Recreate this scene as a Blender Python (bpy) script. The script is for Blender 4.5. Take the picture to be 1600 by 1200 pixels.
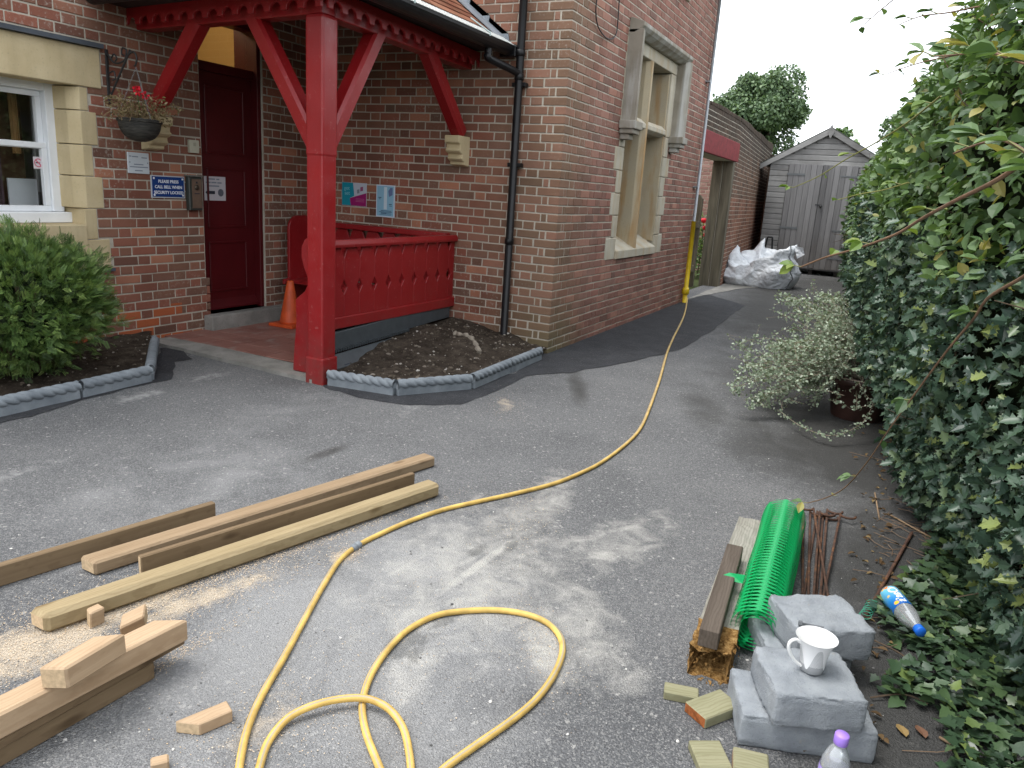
import bpy, bmesh, math, random
import numpy as np
from mathutils import Vector, Matrix
random.seed(7); rng = np.random.default_rng(7)
S = bpy.context.scene
for o in list(bpy.data.objects): bpy.data.objects.remove(o)
COL = S.collection
rad = math.radians

# ------------------------------------------------------------------ camera
TILT, ROLL, YAW, FPX = 1.32264451, 0.06423946, -1.12009916, 1190.9
CAMP = np.array([-6.2538, -2.6904, 1.42])
RM = (Matrix.Rotation(YAW, 3, 'Z') @ Matrix.Rotation(TILT, 3, 'X') @ Matrix.Rotation(ROLL, 3, 'Z'))
RN = np.array(RM)
cd = bpy.data.cameras.new('Camera'); cam = bpy.data.objects.new('Camera', cd); COL.objects.link(cam)
cam.matrix_world = Matrix.Translation(CAMP) @ RM.to_4x4()
cd.sensor_width = 36; cd.lens = 36 * FPX / 1600; cd.clip_start = 0.05; cd.clip_end = 600
S.camera = cam

# ------------------------------------------------------------------ light
SUN_EL, SUN_AZ = 70, 325          # degrees; thin overcast, sun veiled
w = bpy.data.worlds.new('World'); S.world = w; w.use_nodes = True
wn = w.node_tree; wn.nodes.clear()
sky = wn.nodes.new('ShaderNodeTexSky'); sky.sky_type = 'NISHITA'; sky.sun_disc = False
sky.sun_elevation = rad(SUN_EL); sky.sun_rotation = rad(SUN_AZ); sky.dust_density = 5; sky.ozone_density = 1
hs = wn.nodes.new('ShaderNodeHueSaturation'); hs.inputs['Saturation'].default_value = 0.25
wn.links.new(sky.outputs[0], hs.inputs['Color'])
mxw = wn.nodes.new('ShaderNodeMix'); mxw.data_type = 'RGBA'; mxw.inputs[0].default_value = 0.75
wn.links.new(hs.outputs[0], mxw.inputs[6]); mxw.inputs[7].default_value = (8.1, 8.5, 9.0, 1)
bg = wn.nodes.new('ShaderNodeBackground'); bg.inputs[1].default_value = 0.11
wn.links.new(mxw.outputs[2], bg.inputs[0])
wo = wn.nodes.new('ShaderNodeOutputWorld'); wn.links.new(bg.outputs[0], wo.inputs[0])
sd = bpy.data.lights.new('Sun', 'SUN'); sd.energy = 1.0; sd.angle = rad(25); sd.color = (1, .97, .92)
sun = bpy.data.objects.new('Sun', sd); COL.objects.link(sun); sun.location = (-8, -8, 12)
sun.rotation_euler = (rad(90 - SUN_EL), 0, rad(180 - SUN_AZ))
S.view_settings.view_transform = 'Standard'; S.view_settings.look = 'None'
S.view_settings.exposure = 1.38; S.view_settings.gamma = 1
S.view_settings.use_curve_mapping = False
S.render.engine = 'CYCLES'; S.render.resolution_x = 1024; S.render.resolution_y = 768
S.cycles.max_bounces = 7; S.cycles.transparent_max_bounces = 12

# ------------------------------------------------------------------ pixel -> place
def ray(x, y):
    d = RN @ np.array([x - 800, 600 - y, -FPX]); return d / np.linalg.norm(d)
def hit(x, y, X=None, Y=None, Z=None):
    d = ray(x, y)
    for i, v in enumerate((X, Y, Z)):
        if v is not None: t = (v - CAMP[i]) / d[i]
    return CAMP + d * t
def G(x, y, z=0.0): return hit(x, y, Z=z)
def proj(P):
    c = RN.T @ (np.asarray(P, float) - CAMP); return 800 + FPX * c[0] / -c[2], 600 - FPX * c[1] / -c[2]

# ------------------------------------------------------------------ mesh helpers
class MB:
    def __init__(s): s.v = []; s.f = []; s.mi = []; s.a = []; s.m = 0; s.r = 0.5
    def add(s, vs, fs):
        n = len(s.v); s.v += [tuple(map(float, p)) for p in vs]
        for f in fs: s.f.append(tuple(n + i for i in f)); s.mi.append(s.m); s.a.append(s.r)
        return s
    def box(s, x0, x1, y0, y1, z0, z1, M=None):
        p = [(x, y, z) for z in (z0, z1) for y in (y0, y1) for x in (x0, x1)]
        if M is not None: p = [M @ Vector(q) for q in p]
        return s.add(p, [(0,2,3,1),(4,5,7,6),(0,1,5,4),(1,3,7,5),(3,2,6,7),(2,0,4,6)])
    def prism(s, poly, O, U, V, N, d0, d1):
        O, U, V, N = map(np.array, (O, U, V, N)); n = len(poly)
        a = [O + U*p[0] + V*p[1] + N*d0 for p in poly]; b = [O + U*p[0] + V*p[1] + N*d1 for p in poly]
        area = sum(poly[i][0]*poly[(i+1)%n][1] - poly[(i+1)%n][0]*poly[i][1] for i in range(n))
        fl = (area * np.dot(np.cross(U, V), N) * (d1 - d0)) < 0
        fs = [tuple(range(n-1, -1, -1)), tuple(range(n, 2*n))] + [(i, (i+1)%n, n+(i+1)%n, n+i) for i in range(n)]
        if fl: fs = [f[::-1] for f in fs]
        return s.add(a + b, fs)
    def tube(s, path, r, n=8, cap=True, phase=0.0):
        P = [np.array(p, float) for p in path]; k = len(P)
        R = r if hasattr(r, '__len__') else [r]*k
        up = None; vs = []
        for i in range(k):
            t = P[min(i+1, k-1)] - P[max(i-1, 0)]; t /= (np.linalg.norm(t) + 1e-12)
            if up is None:
                up = np.array([0, 0, 1.]) if abs(t[2]) < .9 else np.array([1., 0, 0])
            up = up - t*np.dot(up, t); up /= (np.linalg.norm(up) + 1e-12); sd_ = np.cross(t, up)
            for j in range(n):
                a = 2*math.pi*j/n + phase; vs.append(P[i] + (sd_*math.cos(a) + up*math.sin(a))*R[i])
        fs = [(i*n+j, (i+1)*n+j, (i+1)*n+(j+1)%n, i*n+(j+1)%n) for i in range(k-1) for j in range(n)]
        fs = [f[::-1] for f in fs]
        if cap: fs += [tuple(range(n))[::1], tuple((k-1)*n+j for j in range(n))[::-1]]
        return s.add(vs, fs)
    def lathe(s, prof, M=None, n=24, cap0=True, cap1=True):
        vs = []
        for r, z in prof:
            for j in range(n):
                a = 2*math.pi*j/n; p = Vector((r*math.cos(a), r*math.sin(a), z)); vs.append(M @ p if M is not None else p)
        k = len(prof)
        fs = [(i*n+j, i*n+(j+1)%n, (i+1)*n+(j+1)%n, (i+1)*n+j) for i in range(k-1) for j in range(n)]
        if cap0: fs.append(tuple(range(n))[::-1])
        if cap1: fs.append(tuple((k-1)*n+j for j in range(n)))
        return s.add(vs, fs)
def link(o, parent=None):
    COL.objects.link(o)
    if parent is not None:
        o.parent = parent; o.matrix_parent_inverse = parent.matrix_basis.inverted()
    return o
def obj(name, mb, mats, parent=None, smooth=False, bev=0.0, seg=1, loc=None):
    me = bpy.data.meshes.new(name); vs = mb.v
    if loc is not None: vs = [tuple(np.array(p) - np.array(loc)) for p in vs]
    me.from_pydata(vs, [], mb.f)
    if not isinstance(mats, (list, tuple)): mats = [mats]
    for m in mats: me.materials.append(m)
    if len(mats) > 1: me.polygons.foreach_set('material_index', mb.mi)
    at = me.attributes.new('rnd', 'FLOAT', 'FACE'); at.data.foreach_set('value', mb.a)
    if bev > 0:
        bm = bmesh.new(); bm.from_mesh(me)
        bmesh.ops.remove_doubles(bm, verts=bm.verts, dist=1e-5)
        ed = [e for e in bm.edges if e.calc_face_angle(0) > 0.35]
        bmesh.ops.bevel(bm, geom=ed, offset=bev, segments=seg, affect='EDGES', profile=.6, clamp_overlap=True)
        bm.to_mesh(me); bm.free()
    if smooth: me.polygons.foreach_set('use_smooth', [True]*len(me.polygons))
    o = bpy.data.objects.new(name, me)
    if loc is not None: o.location = loc
    link(o, parent); return o
def tag(o, label=None, cat=None, group=None, kind=None):
    if label: o['label'] = label
    if cat: o['category'] = cat
    if group: o['group'] = group
    if kind: o['kind'] = kind
    return o
def thing(name, loc, label, cat, group=None):
    o = bpy.data.objects.new(name, None); o.empty_display_size = .1; o.location = [float(c) for c in loc]; COL.objects.link(o)
    return tag(o, label, cat, group)
def catmull(P, n=8, closed=False):
    P = [np.array(p, float) for p in P]; out = []
    for i in range(len(P)-1):
        p0, p1, p2, p3 = P[max(i-1,0)], P[i], P[i+1], P[min(i+2,len(P)-1)]
        for k in range(n):
            t = k/n; out.append(.5*((2*p1)+(p2-p0)*t+(2*p0-5*p1+4*p2-p3)*t*t+(3*p1-p0-3*p2+p3)*t**3))
    out.append(P[-1]); return out
def frame(a, b, up=(0,0,1)):
    """matrix with X from a to b, Z close to up, origin a"""
    a = Vector(a); x = (Vector(b) - a).normalized(); z = Vector(up); y = z.cross(x).normalized(); z = x.cross(y)
    M = Matrix((x, y, z)).transposed().to_4x4(); M.translation = a; return M
def local_obj(name, mb, mats, M, parent=None, smooth=False, bev=0., seg=1):
    o = obj(name, mb, mats, None, smooth, bev, seg)
    if parent is not None:
        o.parent = parent; o.matrix_parent_inverse = parent.matrix_basis.inverted()
    o.matrix_basis = M; return o
def vnoise(P, scale, seed=0):
    """cheap smooth noise for numpy points (n,3) -> (n,)"""
    P = np.asarray(P, float)*scale; r = np.random.default_rng(seed); out = np.zeros(len(P))
    for k in range(6):
        d = r.normal(size=3); d /= np.linalg.norm(d); fq = r.uniform(.6, 1.8); ph = r.uniform(0, 6.28)
        out += np.sin(P @ d*fq*2 + ph + 1.3*np.sin(P @ np.roll(d, 1)*fq + ph*2))
    return out/4.0

# ------------------------------------------------------------------ materials
def setin(nt, node, k, v):
    s = node.inputs[k]
    if isinstance(v, bpy.types.NodeSocket): nt.links.new(v, s)
    else: s.default_value = v
class MT:
    def __init__(s, name, rough=.8, spec=.3):
        s.m = bpy.data.materials.new(name); s.m.use_nodes = True; s.t = s.m.node_tree; s.t.nodes.clear()
        s.out = s.t.nodes.new('ShaderNodeOutputMaterial'); s.b = s.t.nodes.new('ShaderNodeBsdfPrincipled')
        s.t.links.new(s.b.outputs[0], s.out.inputs[0])
        s.b.inputs['Roughness'].default_value = rough; s.b.inputs['Specular IOR Level'].default_value = spec
    def n(s, typ, props=None, **ins):
        nd = s.t.nodes.new('ShaderNode' + typ)
        for k, v in (props or {}).items(): setattr(nd, k, v)
        for k, v in ins.items():
            key = int(k[1:]) if k[0] == 'i' and k[1:].isdigit() else k.replace('_', ' ')
            setin(s.t, nd, key, v)
        return nd
    def pos(s): return s.n('NewGeometry').outputs['Position']
    def oco(s): return s.n('TexCoord').outputs['Object']
    def rnd(s): return s.n('Attribute', dict(attribute_name='rnd')).outputs['Fac']
    def orand(s): return s.n('ObjectInfo').outputs['Random']
    def map(s, vec, scale=(1,1,1), loc=(0,0,0), rot=(0,0,0)):
        return s.n('Mapping', Vector=vec, Scale=scale, Location=loc, Rotation=rot).outputs[0]
    def noise(s, vec, scale, detail=4, rough=.55, dist=0.):
        return s.n('TexNoise', Vector=vec, Scale=scale, Detail=detail, Roughness=rough, Distortion=dist).outputs['Fac']
    def ramp(s, fac, stops, interp='LINEAR'):
        nd = s.n('ValToRGB', Fac=fac); cr = nd.color_ramp; cr.interpolation = interp
        while len(cr.elements) < len(stops): cr.elements.new(.5)
        for e, (p, c) in zip(cr.elements, stops):
            e.position = p; e.color = (c, c, c, 1) if not hasattr(c, '__len__') else (*c[:3], 1)
        return nd.outputs[0]
    def mix(s, fac, a, b, mode='MIX'):
        nd = s.n('Mix', dict(data_type='RGBA', blend_type=mode)); nd.clamp_factor = True
        for i, v in ((0, fac), (6, a), (7, b)):
            if isinstance(v, (tuple, list)) and len(v) == 3: v = (*v, 1)
            setin(s.t, nd, i, v)
        return nd.outputs[2]
    def math(s, op, a, b=0.0, clamp=False):
        nd = s.n('Math', dict(operation=op, use_clamp=clamp)); setin(s.t, nd, 0, a); setin(s.t, nd, 1, b); return nd.outputs[0]
    def sep(s, vec): return s.n('SeparateXYZ', Vector=vec).outputs
    def color(s, c):
        if isinstance(c, (tuple, list)): c = (*c[:3], 1)
        setin(s.t, s.b, 'Base Color', c); return s
    def set(s, k, v): setin(s.t, s.b, k, v); return s
    def bump(s, h, strength=.3, dist=.01):
        nd = s.n('Bump', Height=h, Strength=strength, Distance=dist); s.t.links.new(nd.outputs[0], s.b.inputs['Normal']); return s
    def blob(s, pos, c, rx, ry=None, ang=0.):
        """soft 0..1 mask round ground point c (world metres)"""
        ry = ry or rx
        v = s.map(s.n('VectorMath', dict(operation='SUBTRACT'), i0=pos, i1=(float(c[0]), float(c[1]), 0)).outputs[0], rot=(0, 0, -ang))
        v = s.n('VectorMath', dict(operation='MULTIPLY'), i0=v, i1=(1/rx, 1/ry, 0)).outputs[0]
        L = s.n('VectorMath', dict(operation='LENGTH'), i0=v).outputs['Value']
        return s.n('MapRange', dict(interpolation_type='SMOOTHSTEP'), i0=L, i1=1.0, i2=0.15, i3=0., i4=1.).outputs[0]
def plain(name, col, rough=.6, spec=.3, var=.12, scale=8., bump=0., metal=0.):
    m = MT(name, rough, spec); p = m.pos(); nz = m.noise(p, scale, 5)
    c0 = [max(0, c*(1-var)) for c in col]; c1 = [min(1, c*(1+var)) for c in col]
    m.color(m.ramp(nz, [(.3, c0), (.7, c1)]))
    if bump: m.bump(m.noise(p, scale*6, 3), bump, .004)
    if metal: m.set('Metallic', metal)
    return m.m
# ------------------------------------------------------------------ material library
def mk_brick():
    m = MT('brick', .85, .2); p = m.pos(); r = m.rnd(); x, y, z = m.sep(p)
    base = m.ramp(r, [(0, (0.1426, 0.0711, 0.0516)), (0.2, (0.2715, 0.102, 0.0688)), (0.4, (0.1969, 0.1052, 0.0717)), (0.62, (0.3055, 0.1145, 0.0774)), (0.8, (0.1697, 0.099, 0.0717)), (0.92, (0.3395, 0.1485, 0.0946)), (1, (0.4074, 0.1778, 0.1075))])
    brown = m.ramp(r, [(0, (0.1769, 0.1159, 0.0756)), (0.5, (0.2257, 0.1366, 0.0903)), (1, (0.2684, 0.1464, 0.1037))])
    # the pier at the outer corner and the stretch by the downpipe are of browner brick
    d = m.n('VectorMath', dict(operation='MULTIPLY'), i0=p, i1=(.9, 1.05, 0)).outputs[0]
    dl = m.n('VectorMath', dict(operation='LENGTH'), i0=d).outputs['Value']
    k = m.n('MapRange', i0=m.math('ADD', dl, m.math('MULTIPLY', m.noise(p, 1.7, 3), .9)), i1=1.5, i2=.6, i3=0., i4=.9).outputs[0]
    c = m.mix(k, base, brown)
    # wall with the stone window is pinker and paler
    kc = m.math('MULTIPLY', m.n('MapRange', i0=x, i1=.2, i2=.9, i3=0., i4=.55).outputs[0], m.math('LESS_THAN', y, .06))
    c = m.mix(kc, c, m.ramp(r, [(0, (0.2136, 0.1282, 0.1067)), (0.5, (0.2825, 0.1478, 0.1215)), (1, (0.3445, 0.1991, 0.166))]))
    # weathering: dark soot and pale bloom
    n1 = m.noise(p, 2.2, 6); c = m.mix(m.ramp(n1, [(.45, 0), (.75, .55)]), c, m.mix(1.0, c, (.5,.47,.45), 'MULTIPLY'))
    n2 = m.noise(p, 45, 4); c = m.mix(m.math('MULTIPLY', m.ramp(n2, [(.56, 0), (.70, .6)]), m.ramp(m.noise(p, 1.3, 2), [(.45, 0), (.65, 1)])), c, (.40,.35,.30))
    # damp green foot at the corner, orange patched bricks low on the left
    g = m.math('MULTIPLY', m.n('MapRange', i0=z, i1=.5, i2=.05, i3=0., i4=.75).outputs[0], m.n('MapRange', i0=dl, i1=.8, i2=.2, i3=0., i4=1.).outputs[0])
    c = m.mix(g, c, (.13,.12,.065))
    lo = m.math('MULTIPLY', m.math('LESS_THAN', z, .30), m.math('LESS_THAN', x, -1.62))
    lo = m.math('MULTIPLY', lo, m.math('GREATER_THAN', r, .42))
    c = m.mix(m.math('MULTIPLY', lo, .8), c, (.40,.10,.035))
    m.color(c); m.bump(m.math('ADD', m.noise(p, 160, 3), m.math('MULTIPLY', m.noise(p, 35, 4), 1.5)), .35, .004)
    return m.m
M_BRICK = mk_brick()
def mk_mortar():
    m = MT('mortar', .95, .1); p = m.pos()
    c = m.ramp(m.noise(p, 3, 5), [(.3, (.40,.36,.295)), (.7, (.53,.485,.41))])
    c = m.mix(m.ramp(m.noise(p, 60, 3), [(.45, .0), (.75, .4)]), c, (.30,.26,.21))
    m.color(c); m.bump(m.noise(p, 150, 4), .5, .004); return m.m
M_MORTAR = mk_mortar()
def mk_stone(name, a, b, stain, k):
    m = MT(name, .9, .15); p = m.pos()
    c = m.ramp(m.noise(p, 4, 6), [(.3, a), (.7, b)])
    v = m.map(p, (6, 6, .9)); c = m.mix(m.ramp(m.noise(v, 1.2, 5), [(.46, 0), (.66, k)]), c, stain)
    c = m.mix(m.ramp(m.noise(p, 70, 3), [(.6, 0), (.75, .35)]), c, (.2,.18,.14))
    m.color(c); m.bump(m.noise(p, 90, 5), .4, .004); return m.m
M_CREAM = mk_stone('cream_stone', (.50,.40,.235), (.60,.50,.32), (.36,.29,.17), .35)
M_STONE = mk_stone('weathered_stone', (.41,.375,.30), (.52,.485,.40), (.40,.265,.12), .45)
M_OCHRE = mk_stone('iron_stained_stone', (.43,.375,.28), (.47,.39,.26), (.38,.21,.07), .9)
M_HOOD = mk_stone('lichened_stone', (.22,.195,.155), (.33,.30,.25), (.52,.52,.50), .6)
def mk_red():
    m = MT('red_gloss_paint', .33, .5); p = m.pos()
    c = m.ramp(m.noise(p, 2.5, 5), [(.3, (.225,.0065,.009)), (.7, (.275,.011,.013))])
    c = m.mix(m.ramp(m.noise(p, 38, 4), [(.63, 0), (.70, .6)]), c, (.33,.085,.08))
    c = m.mix(m.math('MULTIPLY', m.n('MapRange', i0=m.math('ADD', m.sep(p)[2], m.math('MULTIPLY', m.noise(p, 7, 5), .5)), i1=.75, i2=.25, i3=0., i4=.6).outputs[0], m.ramp(m.noise(p, 16, 6), [(.4, .2), (.65, 1)])), c, (.13,.055,.045))
    m.color(c); m.set('Roughness', m.ramp(m.noise(p, 9, 4), [(.3, .28), (.7, .5)])); m.bump(m.noise(m.map(p, (30, 30, 5)), 1, 3), .06, .004); return m.m
M_RED = mk_red()
M_DOOR = plain('door_paint', (.075,.004,.006), .42, .35, .15, 3)
M_WHITE = plain('white_paint', (.78,.80,.82), .35, .4, .05, 6)
M_BLACK = plain('black_plastic_pipe', (.008,.008,.009), .38, .3, .2, 9)
M_IRON = plain('black_iron', (.02,.02,.02), .5, .5, .3, 20, .3)
M_LEAD = plain('lead_sheet', (.24,.27,.30), .55, .4, .2, 7, .2)
M_SLATE = plain('slate', (.07,.08,.095), .6, .3, .2, 9)
M_GALV = plain('galvanised_pipe', (.30,.32,.34), .45, .5, .12, 12, 0, .4)
M_YELP = plain('yellow_plastic', (.72,.50,.02), .4, .4, .1, 10)
M_CONC = MT('old_concrete', .95, .15)
def _c():
    m = M_CONC; p = m.pos(); c = m.ramp(m.noise(p, 5, 7), [(.3, (.17,.165,.15)), (.55, (.26,.25,.23)), (.75, (.34,.33,.30))])
    c = m.mix(m.ramp(m.noise(p, 90, 3), [(.58, 0), (.72, .5)]), c, (.09,.085,.08)); m.color(c); m.bump(m.noise(p, 70, 6), .5, .006); return m.m
M_CONC = _c()
def glass(name, tint=(1,1,1), rough=.0):
    m = MT(name, rough, .5); m.color(tint); m.set('Transmission Weight', 1.0); m.set('IOR', 1.45); return m.m
def pane():
    m = MT('window_glass'); t = m.n('BsdfTransparent'); g = m.n('BsdfGlossy', Roughness=.02)
    f = m.math('ADD', m.math('MULTIPLY', m.math('POWER', m.n('LayerWeight', Blend=.5).outputs['Facing'], 4.), .7), .045); mx = m.n('MixShader', i0=f, i1=t.outputs[0], i2=g.outputs[0]); m.t.links.new(mx.outputs[0], m.out.inputs[0]); return m.m
M_PANE = pane()
def emis(name, c, s):
    m = MT(name); m.color(c); m.set('Emission Color', (*c, 1)); m.set('Emission Strength', s); return m.m
def flat(name, c, rough=.6): m = MT(name, rough, .3); m.color(c); return m.m

# ------------------------------------------------------------------ the house
YA = 2.787           # front wall with the door; gable wall (stone window) is y = 0, x > 0; return wall is x = 0
XE, HT = 4.98, 5.1   # end of the gable wall, wall height
COURSE, SL, HL, CL, J = .0745, .2135, .1010, .046, .0115
house = thing('brick_house', (2.4, 2.0, 0), 'two storey red brick house with cream stone window surrounds', 'house')

DOOR = (-1.345, -.62); DZ0, DZ1 = .16, 2.72
WA = (-4.05, -2.46, .97, 1.985)               # sash window opening in the front wall x0,x1,z0,z1
WC = (1.60, 3.06, .86, 2.86)                  # stone window opening
WU = (1.70, 3.05, 3.86, 4.85)                 # window above it
zc = [.0, .64, .86, 1.09, 1.325, 1.55, 1.79, 1.955]   # quoin joints of the sash window
xq = [-2.26, -2.27, -2.365, -2.30, -2.365, -2.315, -2.375]
# holes as (u0,u1,z0,z1) per wall where bricks stop (stone included)
holesA = [(-DOOR[1], -DOOR[0], DZ0-.3, DZ1), (1.30-.01, 1.35, .52, DZ1), (2.255, 4.3, 1.955, 2.275)]
holesA[0] = (-DOOR[1], 1.298, -.1, DZ1); holesA[1] = (1.25, 1.345, .52, DZ1)
for i in range(1, 7): holesA.append((-xq[i], 4.3, zc[i], zc[i+1]))
QC = [(.775, 1.005, 1.30, 3.36), (1.005, 1.235, 1.44, 3.22), (1.235, 1.46, 1.335, 3.33), (1.46, 1.69, 1.44, 3.22), (1.69, 1.92, 1.335, 3.33), (1.92, 2.15, 1.44, 3.22), (2.15, 2.86, 1.42, 3.34), (2.86, 3.06, 1.42, 3.34)]
holesC = [(a, b, z0, z1) for z0, z1, a, b in QC] + [(1.45, 3.40, 3.70, 4.98)]
holesB = []

def bond(L, kind):
    out = []; u = 0.; seq = []
    if kind == 'S': seq = ['S']; nxt = 'H'
    elif kind == 'HC': seq = ['H', 'C']; nxt = 'S'
    else: seq = []; nxt = kind
    while u < L:
        t = seq.pop(0) if seq else nxt
        if not seq and t == nxt and t in 'SH': nxt = 'H' if t == 'S' else 'S'
        w_ = {'S': SL, 'H': HL, 'C': CL}[t]*(1 + random.uniform(-.012, .012)); out.append((u, min(u + w_, L))); u += w_ + J
    return out
def clip(u0, u1, z0, z1, holes):
    segs = [(u0, u1)]
    zm = (z0 + z1)/2
    for a, b, c, d in holes:
        if c - .005 < zm < d + .005:
            ns = []
            for s0, s1 in segs:
                if b <= s0 or a >= s1: ns.append((s0, s1)); continue
                if a - s0 > .024: ns.append((s0, a - J*.8))
                if s1 - b > .024: ns.append((b + J*.8, s1))
            segs = ns
    return segs
def brick_geo(mb, O, U, N, u0, u1, z0, z1, flip, r, du=0, dz=0):
    j = random.uniform(-.0015, .0025); c = random.uniform(.002, .005); D = -.03
    a = [random.uniform(-.0018, .0018) for _ in range(8)]
    q = [(u0+a[0], z0+a[1]), (u1+a[2], z0+a[3]), (u1+a[4], z1+a[5]), (u0+a[6], z1+a[7])]
    i = [(c, c), (-c, c), (-c, -c), (c, -c)]
    pts = [(x, y, D) for x, y in q] + [(x, y, j - c*.8) for x, y in q] + [(x+p, y+s, j) for (x, y), (p, s) in zip(q, i)]
    vs = [O + U*x + np.array([0, 0, y]) + N*d for x, y, d in pts]
    fs = [(8, 9, 10, 11)] + [(4+k, 4+(k+1)%4, 8+(k+1)%4, 8+k) for k in range(4)] + [(k, (k+1)%4, 4+(k+1)%4, 4+k) for k in range(4)]
    if flip: fs = [f[::-1] for f in fs]
    mb.r = r; mb.add(vs, fs)
def area_px(P4):
    if min((RN.T @ (np.array(p) - CAMP))[2]*-1 for p in P4) < .3: return 0
    q = [proj(p) for p in P4]
    if any(x < -40 or x > 1640 or y < -30 or y > 1230 for x, y in q): return 0
    return .5*abs(sum(q[i][0]*q[(i+1)%4][1] - q[(i+1)%4][0]*q[i][1] for i in range(4)))
ALLB = []   # (area, wall key, args)
def lay(key, O, U, N, L, z1, holes, flip, kinds, z0=-.02, skip=True):
    O, U, N = (np.array(v, float) for v in (O, U, N)); i = 0; z = z0
    while z < z1:
        for k, (a, b) in enumerate(bond(L, kinds[i % 2])):
            if k == 0 and skip: continue          # the corner brick is laid once for both walls
            for s0, s1 in clip(a, b, z, z + COURSE - J, holes):
                if s1 - s0 < .02: continue
                P4 = [O + U*s0 + np.array([0,0,z]), O + U*s1 + np.array([0,0,z]), O + U*s1 + np.array([0,0,z+COURSE]), O + U*s0 + np.array([0,0,z+COURSE])]
                ALLB.append((area_px(P4), key, (O, U, N, s0, s1, z, z + COURSE - J, flip, random.random())))
        i += 1; z += COURSE
lay('C', (0,0,0), (1,0,0), (0,-1,0), XE, HT, holesC, False, ('S', 'HC'))
lay('B', (0,0,0), (0,1,0), (-1,0,0), YA, HT, holesB, True, ('HC', 'S'))
lay('A', (0,YA,0), (-1,0,0), (0,-1,0), 5.2, HT, holesA, True, ('HC', 'S'), skip=False)
def panel(mb, O, U, N, L, z0, z1, openings, d0, d1):
    """solid wall slab from depth d0 to d1 behind the face, with rectangular openings"""
    O, U, N = (np.array(v, float) for v in (O, U, N))
    us = sorted({0, L, *[u for o in openings for u in o[:2]]}); zs = sorted({z0, z1, *[z for o in openings for z in o[2:]]})
    for a, b in zip(us, us[1:]):
        run = None
        for c, d in zip(zs, zs[1:]):
            um, zm = (a+b)/2, (c+d)/2; hole = any(o[0] < um < o[1] and o[2] < zm < o[3] for o in openings)
            if hole:
                if run: mb.prism([(a, run[0]), (b, run[0]), (b, run[1]), (a, run[1])], O, U, (0,0,1), N, -d1, -d0); run = None
            else: run = (run[0], d) if run else (c, d)
        if run: mb.prism([(a, run[0]), (b, run[0]), (b, run[1]), (a, run[1])], O, U, (0,0,1), N, -d1, -d0)
walls = {}
mb = MB(); panel(mb, (.007,0,0), (1,0,0), (0,-1,0), XE-.007, -.3, HT, [(WC[0]-.15, WC[1]+.15, WC[2]-.08, WC[3]+.15), (WU[0]-.1, WU[1]+.1, WU[2]-.1, WU[3]+.1)], .0046, .30)
walls['C'] = obj('wall', mb, M_MORTAR, house); walls['C']['label'] = 'gable wall with the stone mullioned window'
mb = MB(); panel(mb, (0,.30,0), (0,1,0), (-1,0,0), YA-.30-.0, -.3, HT, [], .0046, .30); panel(mb, (0,.0072,0), (0,1,0), (-1,0,0), .2926, -.3, HT, [], .0046, .30)
walls['B'] = obj('wall', mb, M_MORTAR, house); walls['B']['label'] = 'return wall behind the porch bench'
mb = MB(); panel(mb, (.30,YA,0), (-1,0,0), (0,-1,0), 5.5, -.3, HT, [(.30-DOOR[1], .30-DOOR[0], DZ0, DZ1), (.30-WA[1]-.03, .30-WA[0]+.03, .90, WA[3]+.02)], .0046, .30)
walls['A'] = obj('wall', mb, M_MORTAR, house); walls['A']['label'] = 'front wall with the red door and sash window'
ALLB.sort(key=lambda t: -t[0]); solo = [b for b in ALLB if b[0] > 0][:276]; solo_id = {id(b) for b in solo}
for a_, key, args in solo:
    mb = MB(); brick_geo(mb, *args); c = np.mean(np.array(mb.v), 0); obj('brick', mb, M_BRICK, walls[key], loc=c)
for key in 'ABC':
    mb = MB()
    for b in ALLB:
        if b[1] == key and id(b) not in solo_id: brick_geo(mb, *b[2])
    tag(obj('brickwork', mb, M_BRICK, walls[key]), kind='stuff')
i = 0; z = -.02; cb = MB()
while z < HT:
    ex, ey = (SL, HL) if i % 2 == 0 else (HL, SL); t = MB(); cb.r = random.random()
    j = random.uniform(-.001, .002); cb.box(-j, ex-.004, -j, ey-.004, z, z + COURSE - J); i += 1; z += COURSE
tag(obj('corner_brick', cb, M_BRICK, walls['C'], bev=.004), kind='stuff')
# rest of the shell: far walls, floors and roof so that the rooms are closed
mb = MB(); mb.box(XE-.3, XE, .30, 7.0, -.3, HT); mb.box(-5.2, XE, 7.0, 7.3, -.3, HT); mb.box(-5.5, -5.2, YA, 7.3, -.3, HT)
mb.box(.0, XE-.3, 3.2, 3.35, -.3, HT)
obj('wall', mb, M_BRICK, house)['label'] = 'rear and end walls of plain brick'
mb = MB(); mb.box(.30, XE-.3, .30, 3.2, 2.95, 3.1); mb.box(-5.2, 0, YA+.3, 7, 3.45, 3.6); mb.box(-5.2, 0, YA+.3, 7, -.2, .16); mb.box(.3, XE-.3, .3, 3.2, -.2, .1)
obj('interior_floor', mb, plain('bare_plaster', (.42,.36,.26), .9), house)
M_TILE = MT('clay_roof_tile', .85, .2)
def _t():
    m = M_TILE; p = m.pos(); r = m.rnd(); c = m.ramp(r, [(0, (.13,.048,.026)), (.5, (.19,.072,.042)), (1, (.25,.11,.066))])
    c = m.mix(m.ramp(m.noise(p, 12, 5), [(.5, 0), (.7, .6)]), c, (.16,.10,.06)); m.color(c); m.bump(m.noise(p, 120, 3), .3, .004); return m.m
M_TILE = _t()
mb = MB(); mb.add([(-.35,-.4,HT),(XE+.3,-.4,HT),(XE+.3,3.6,HT),(-.35,3.6,HT),(-.35,1.6,HT+1.9),(XE+.3,1.6,HT+1.9)], [(0,1,5,4),(2,3,4,5),(1,2,5),(3,0,4),(3,2,1,0)])
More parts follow.
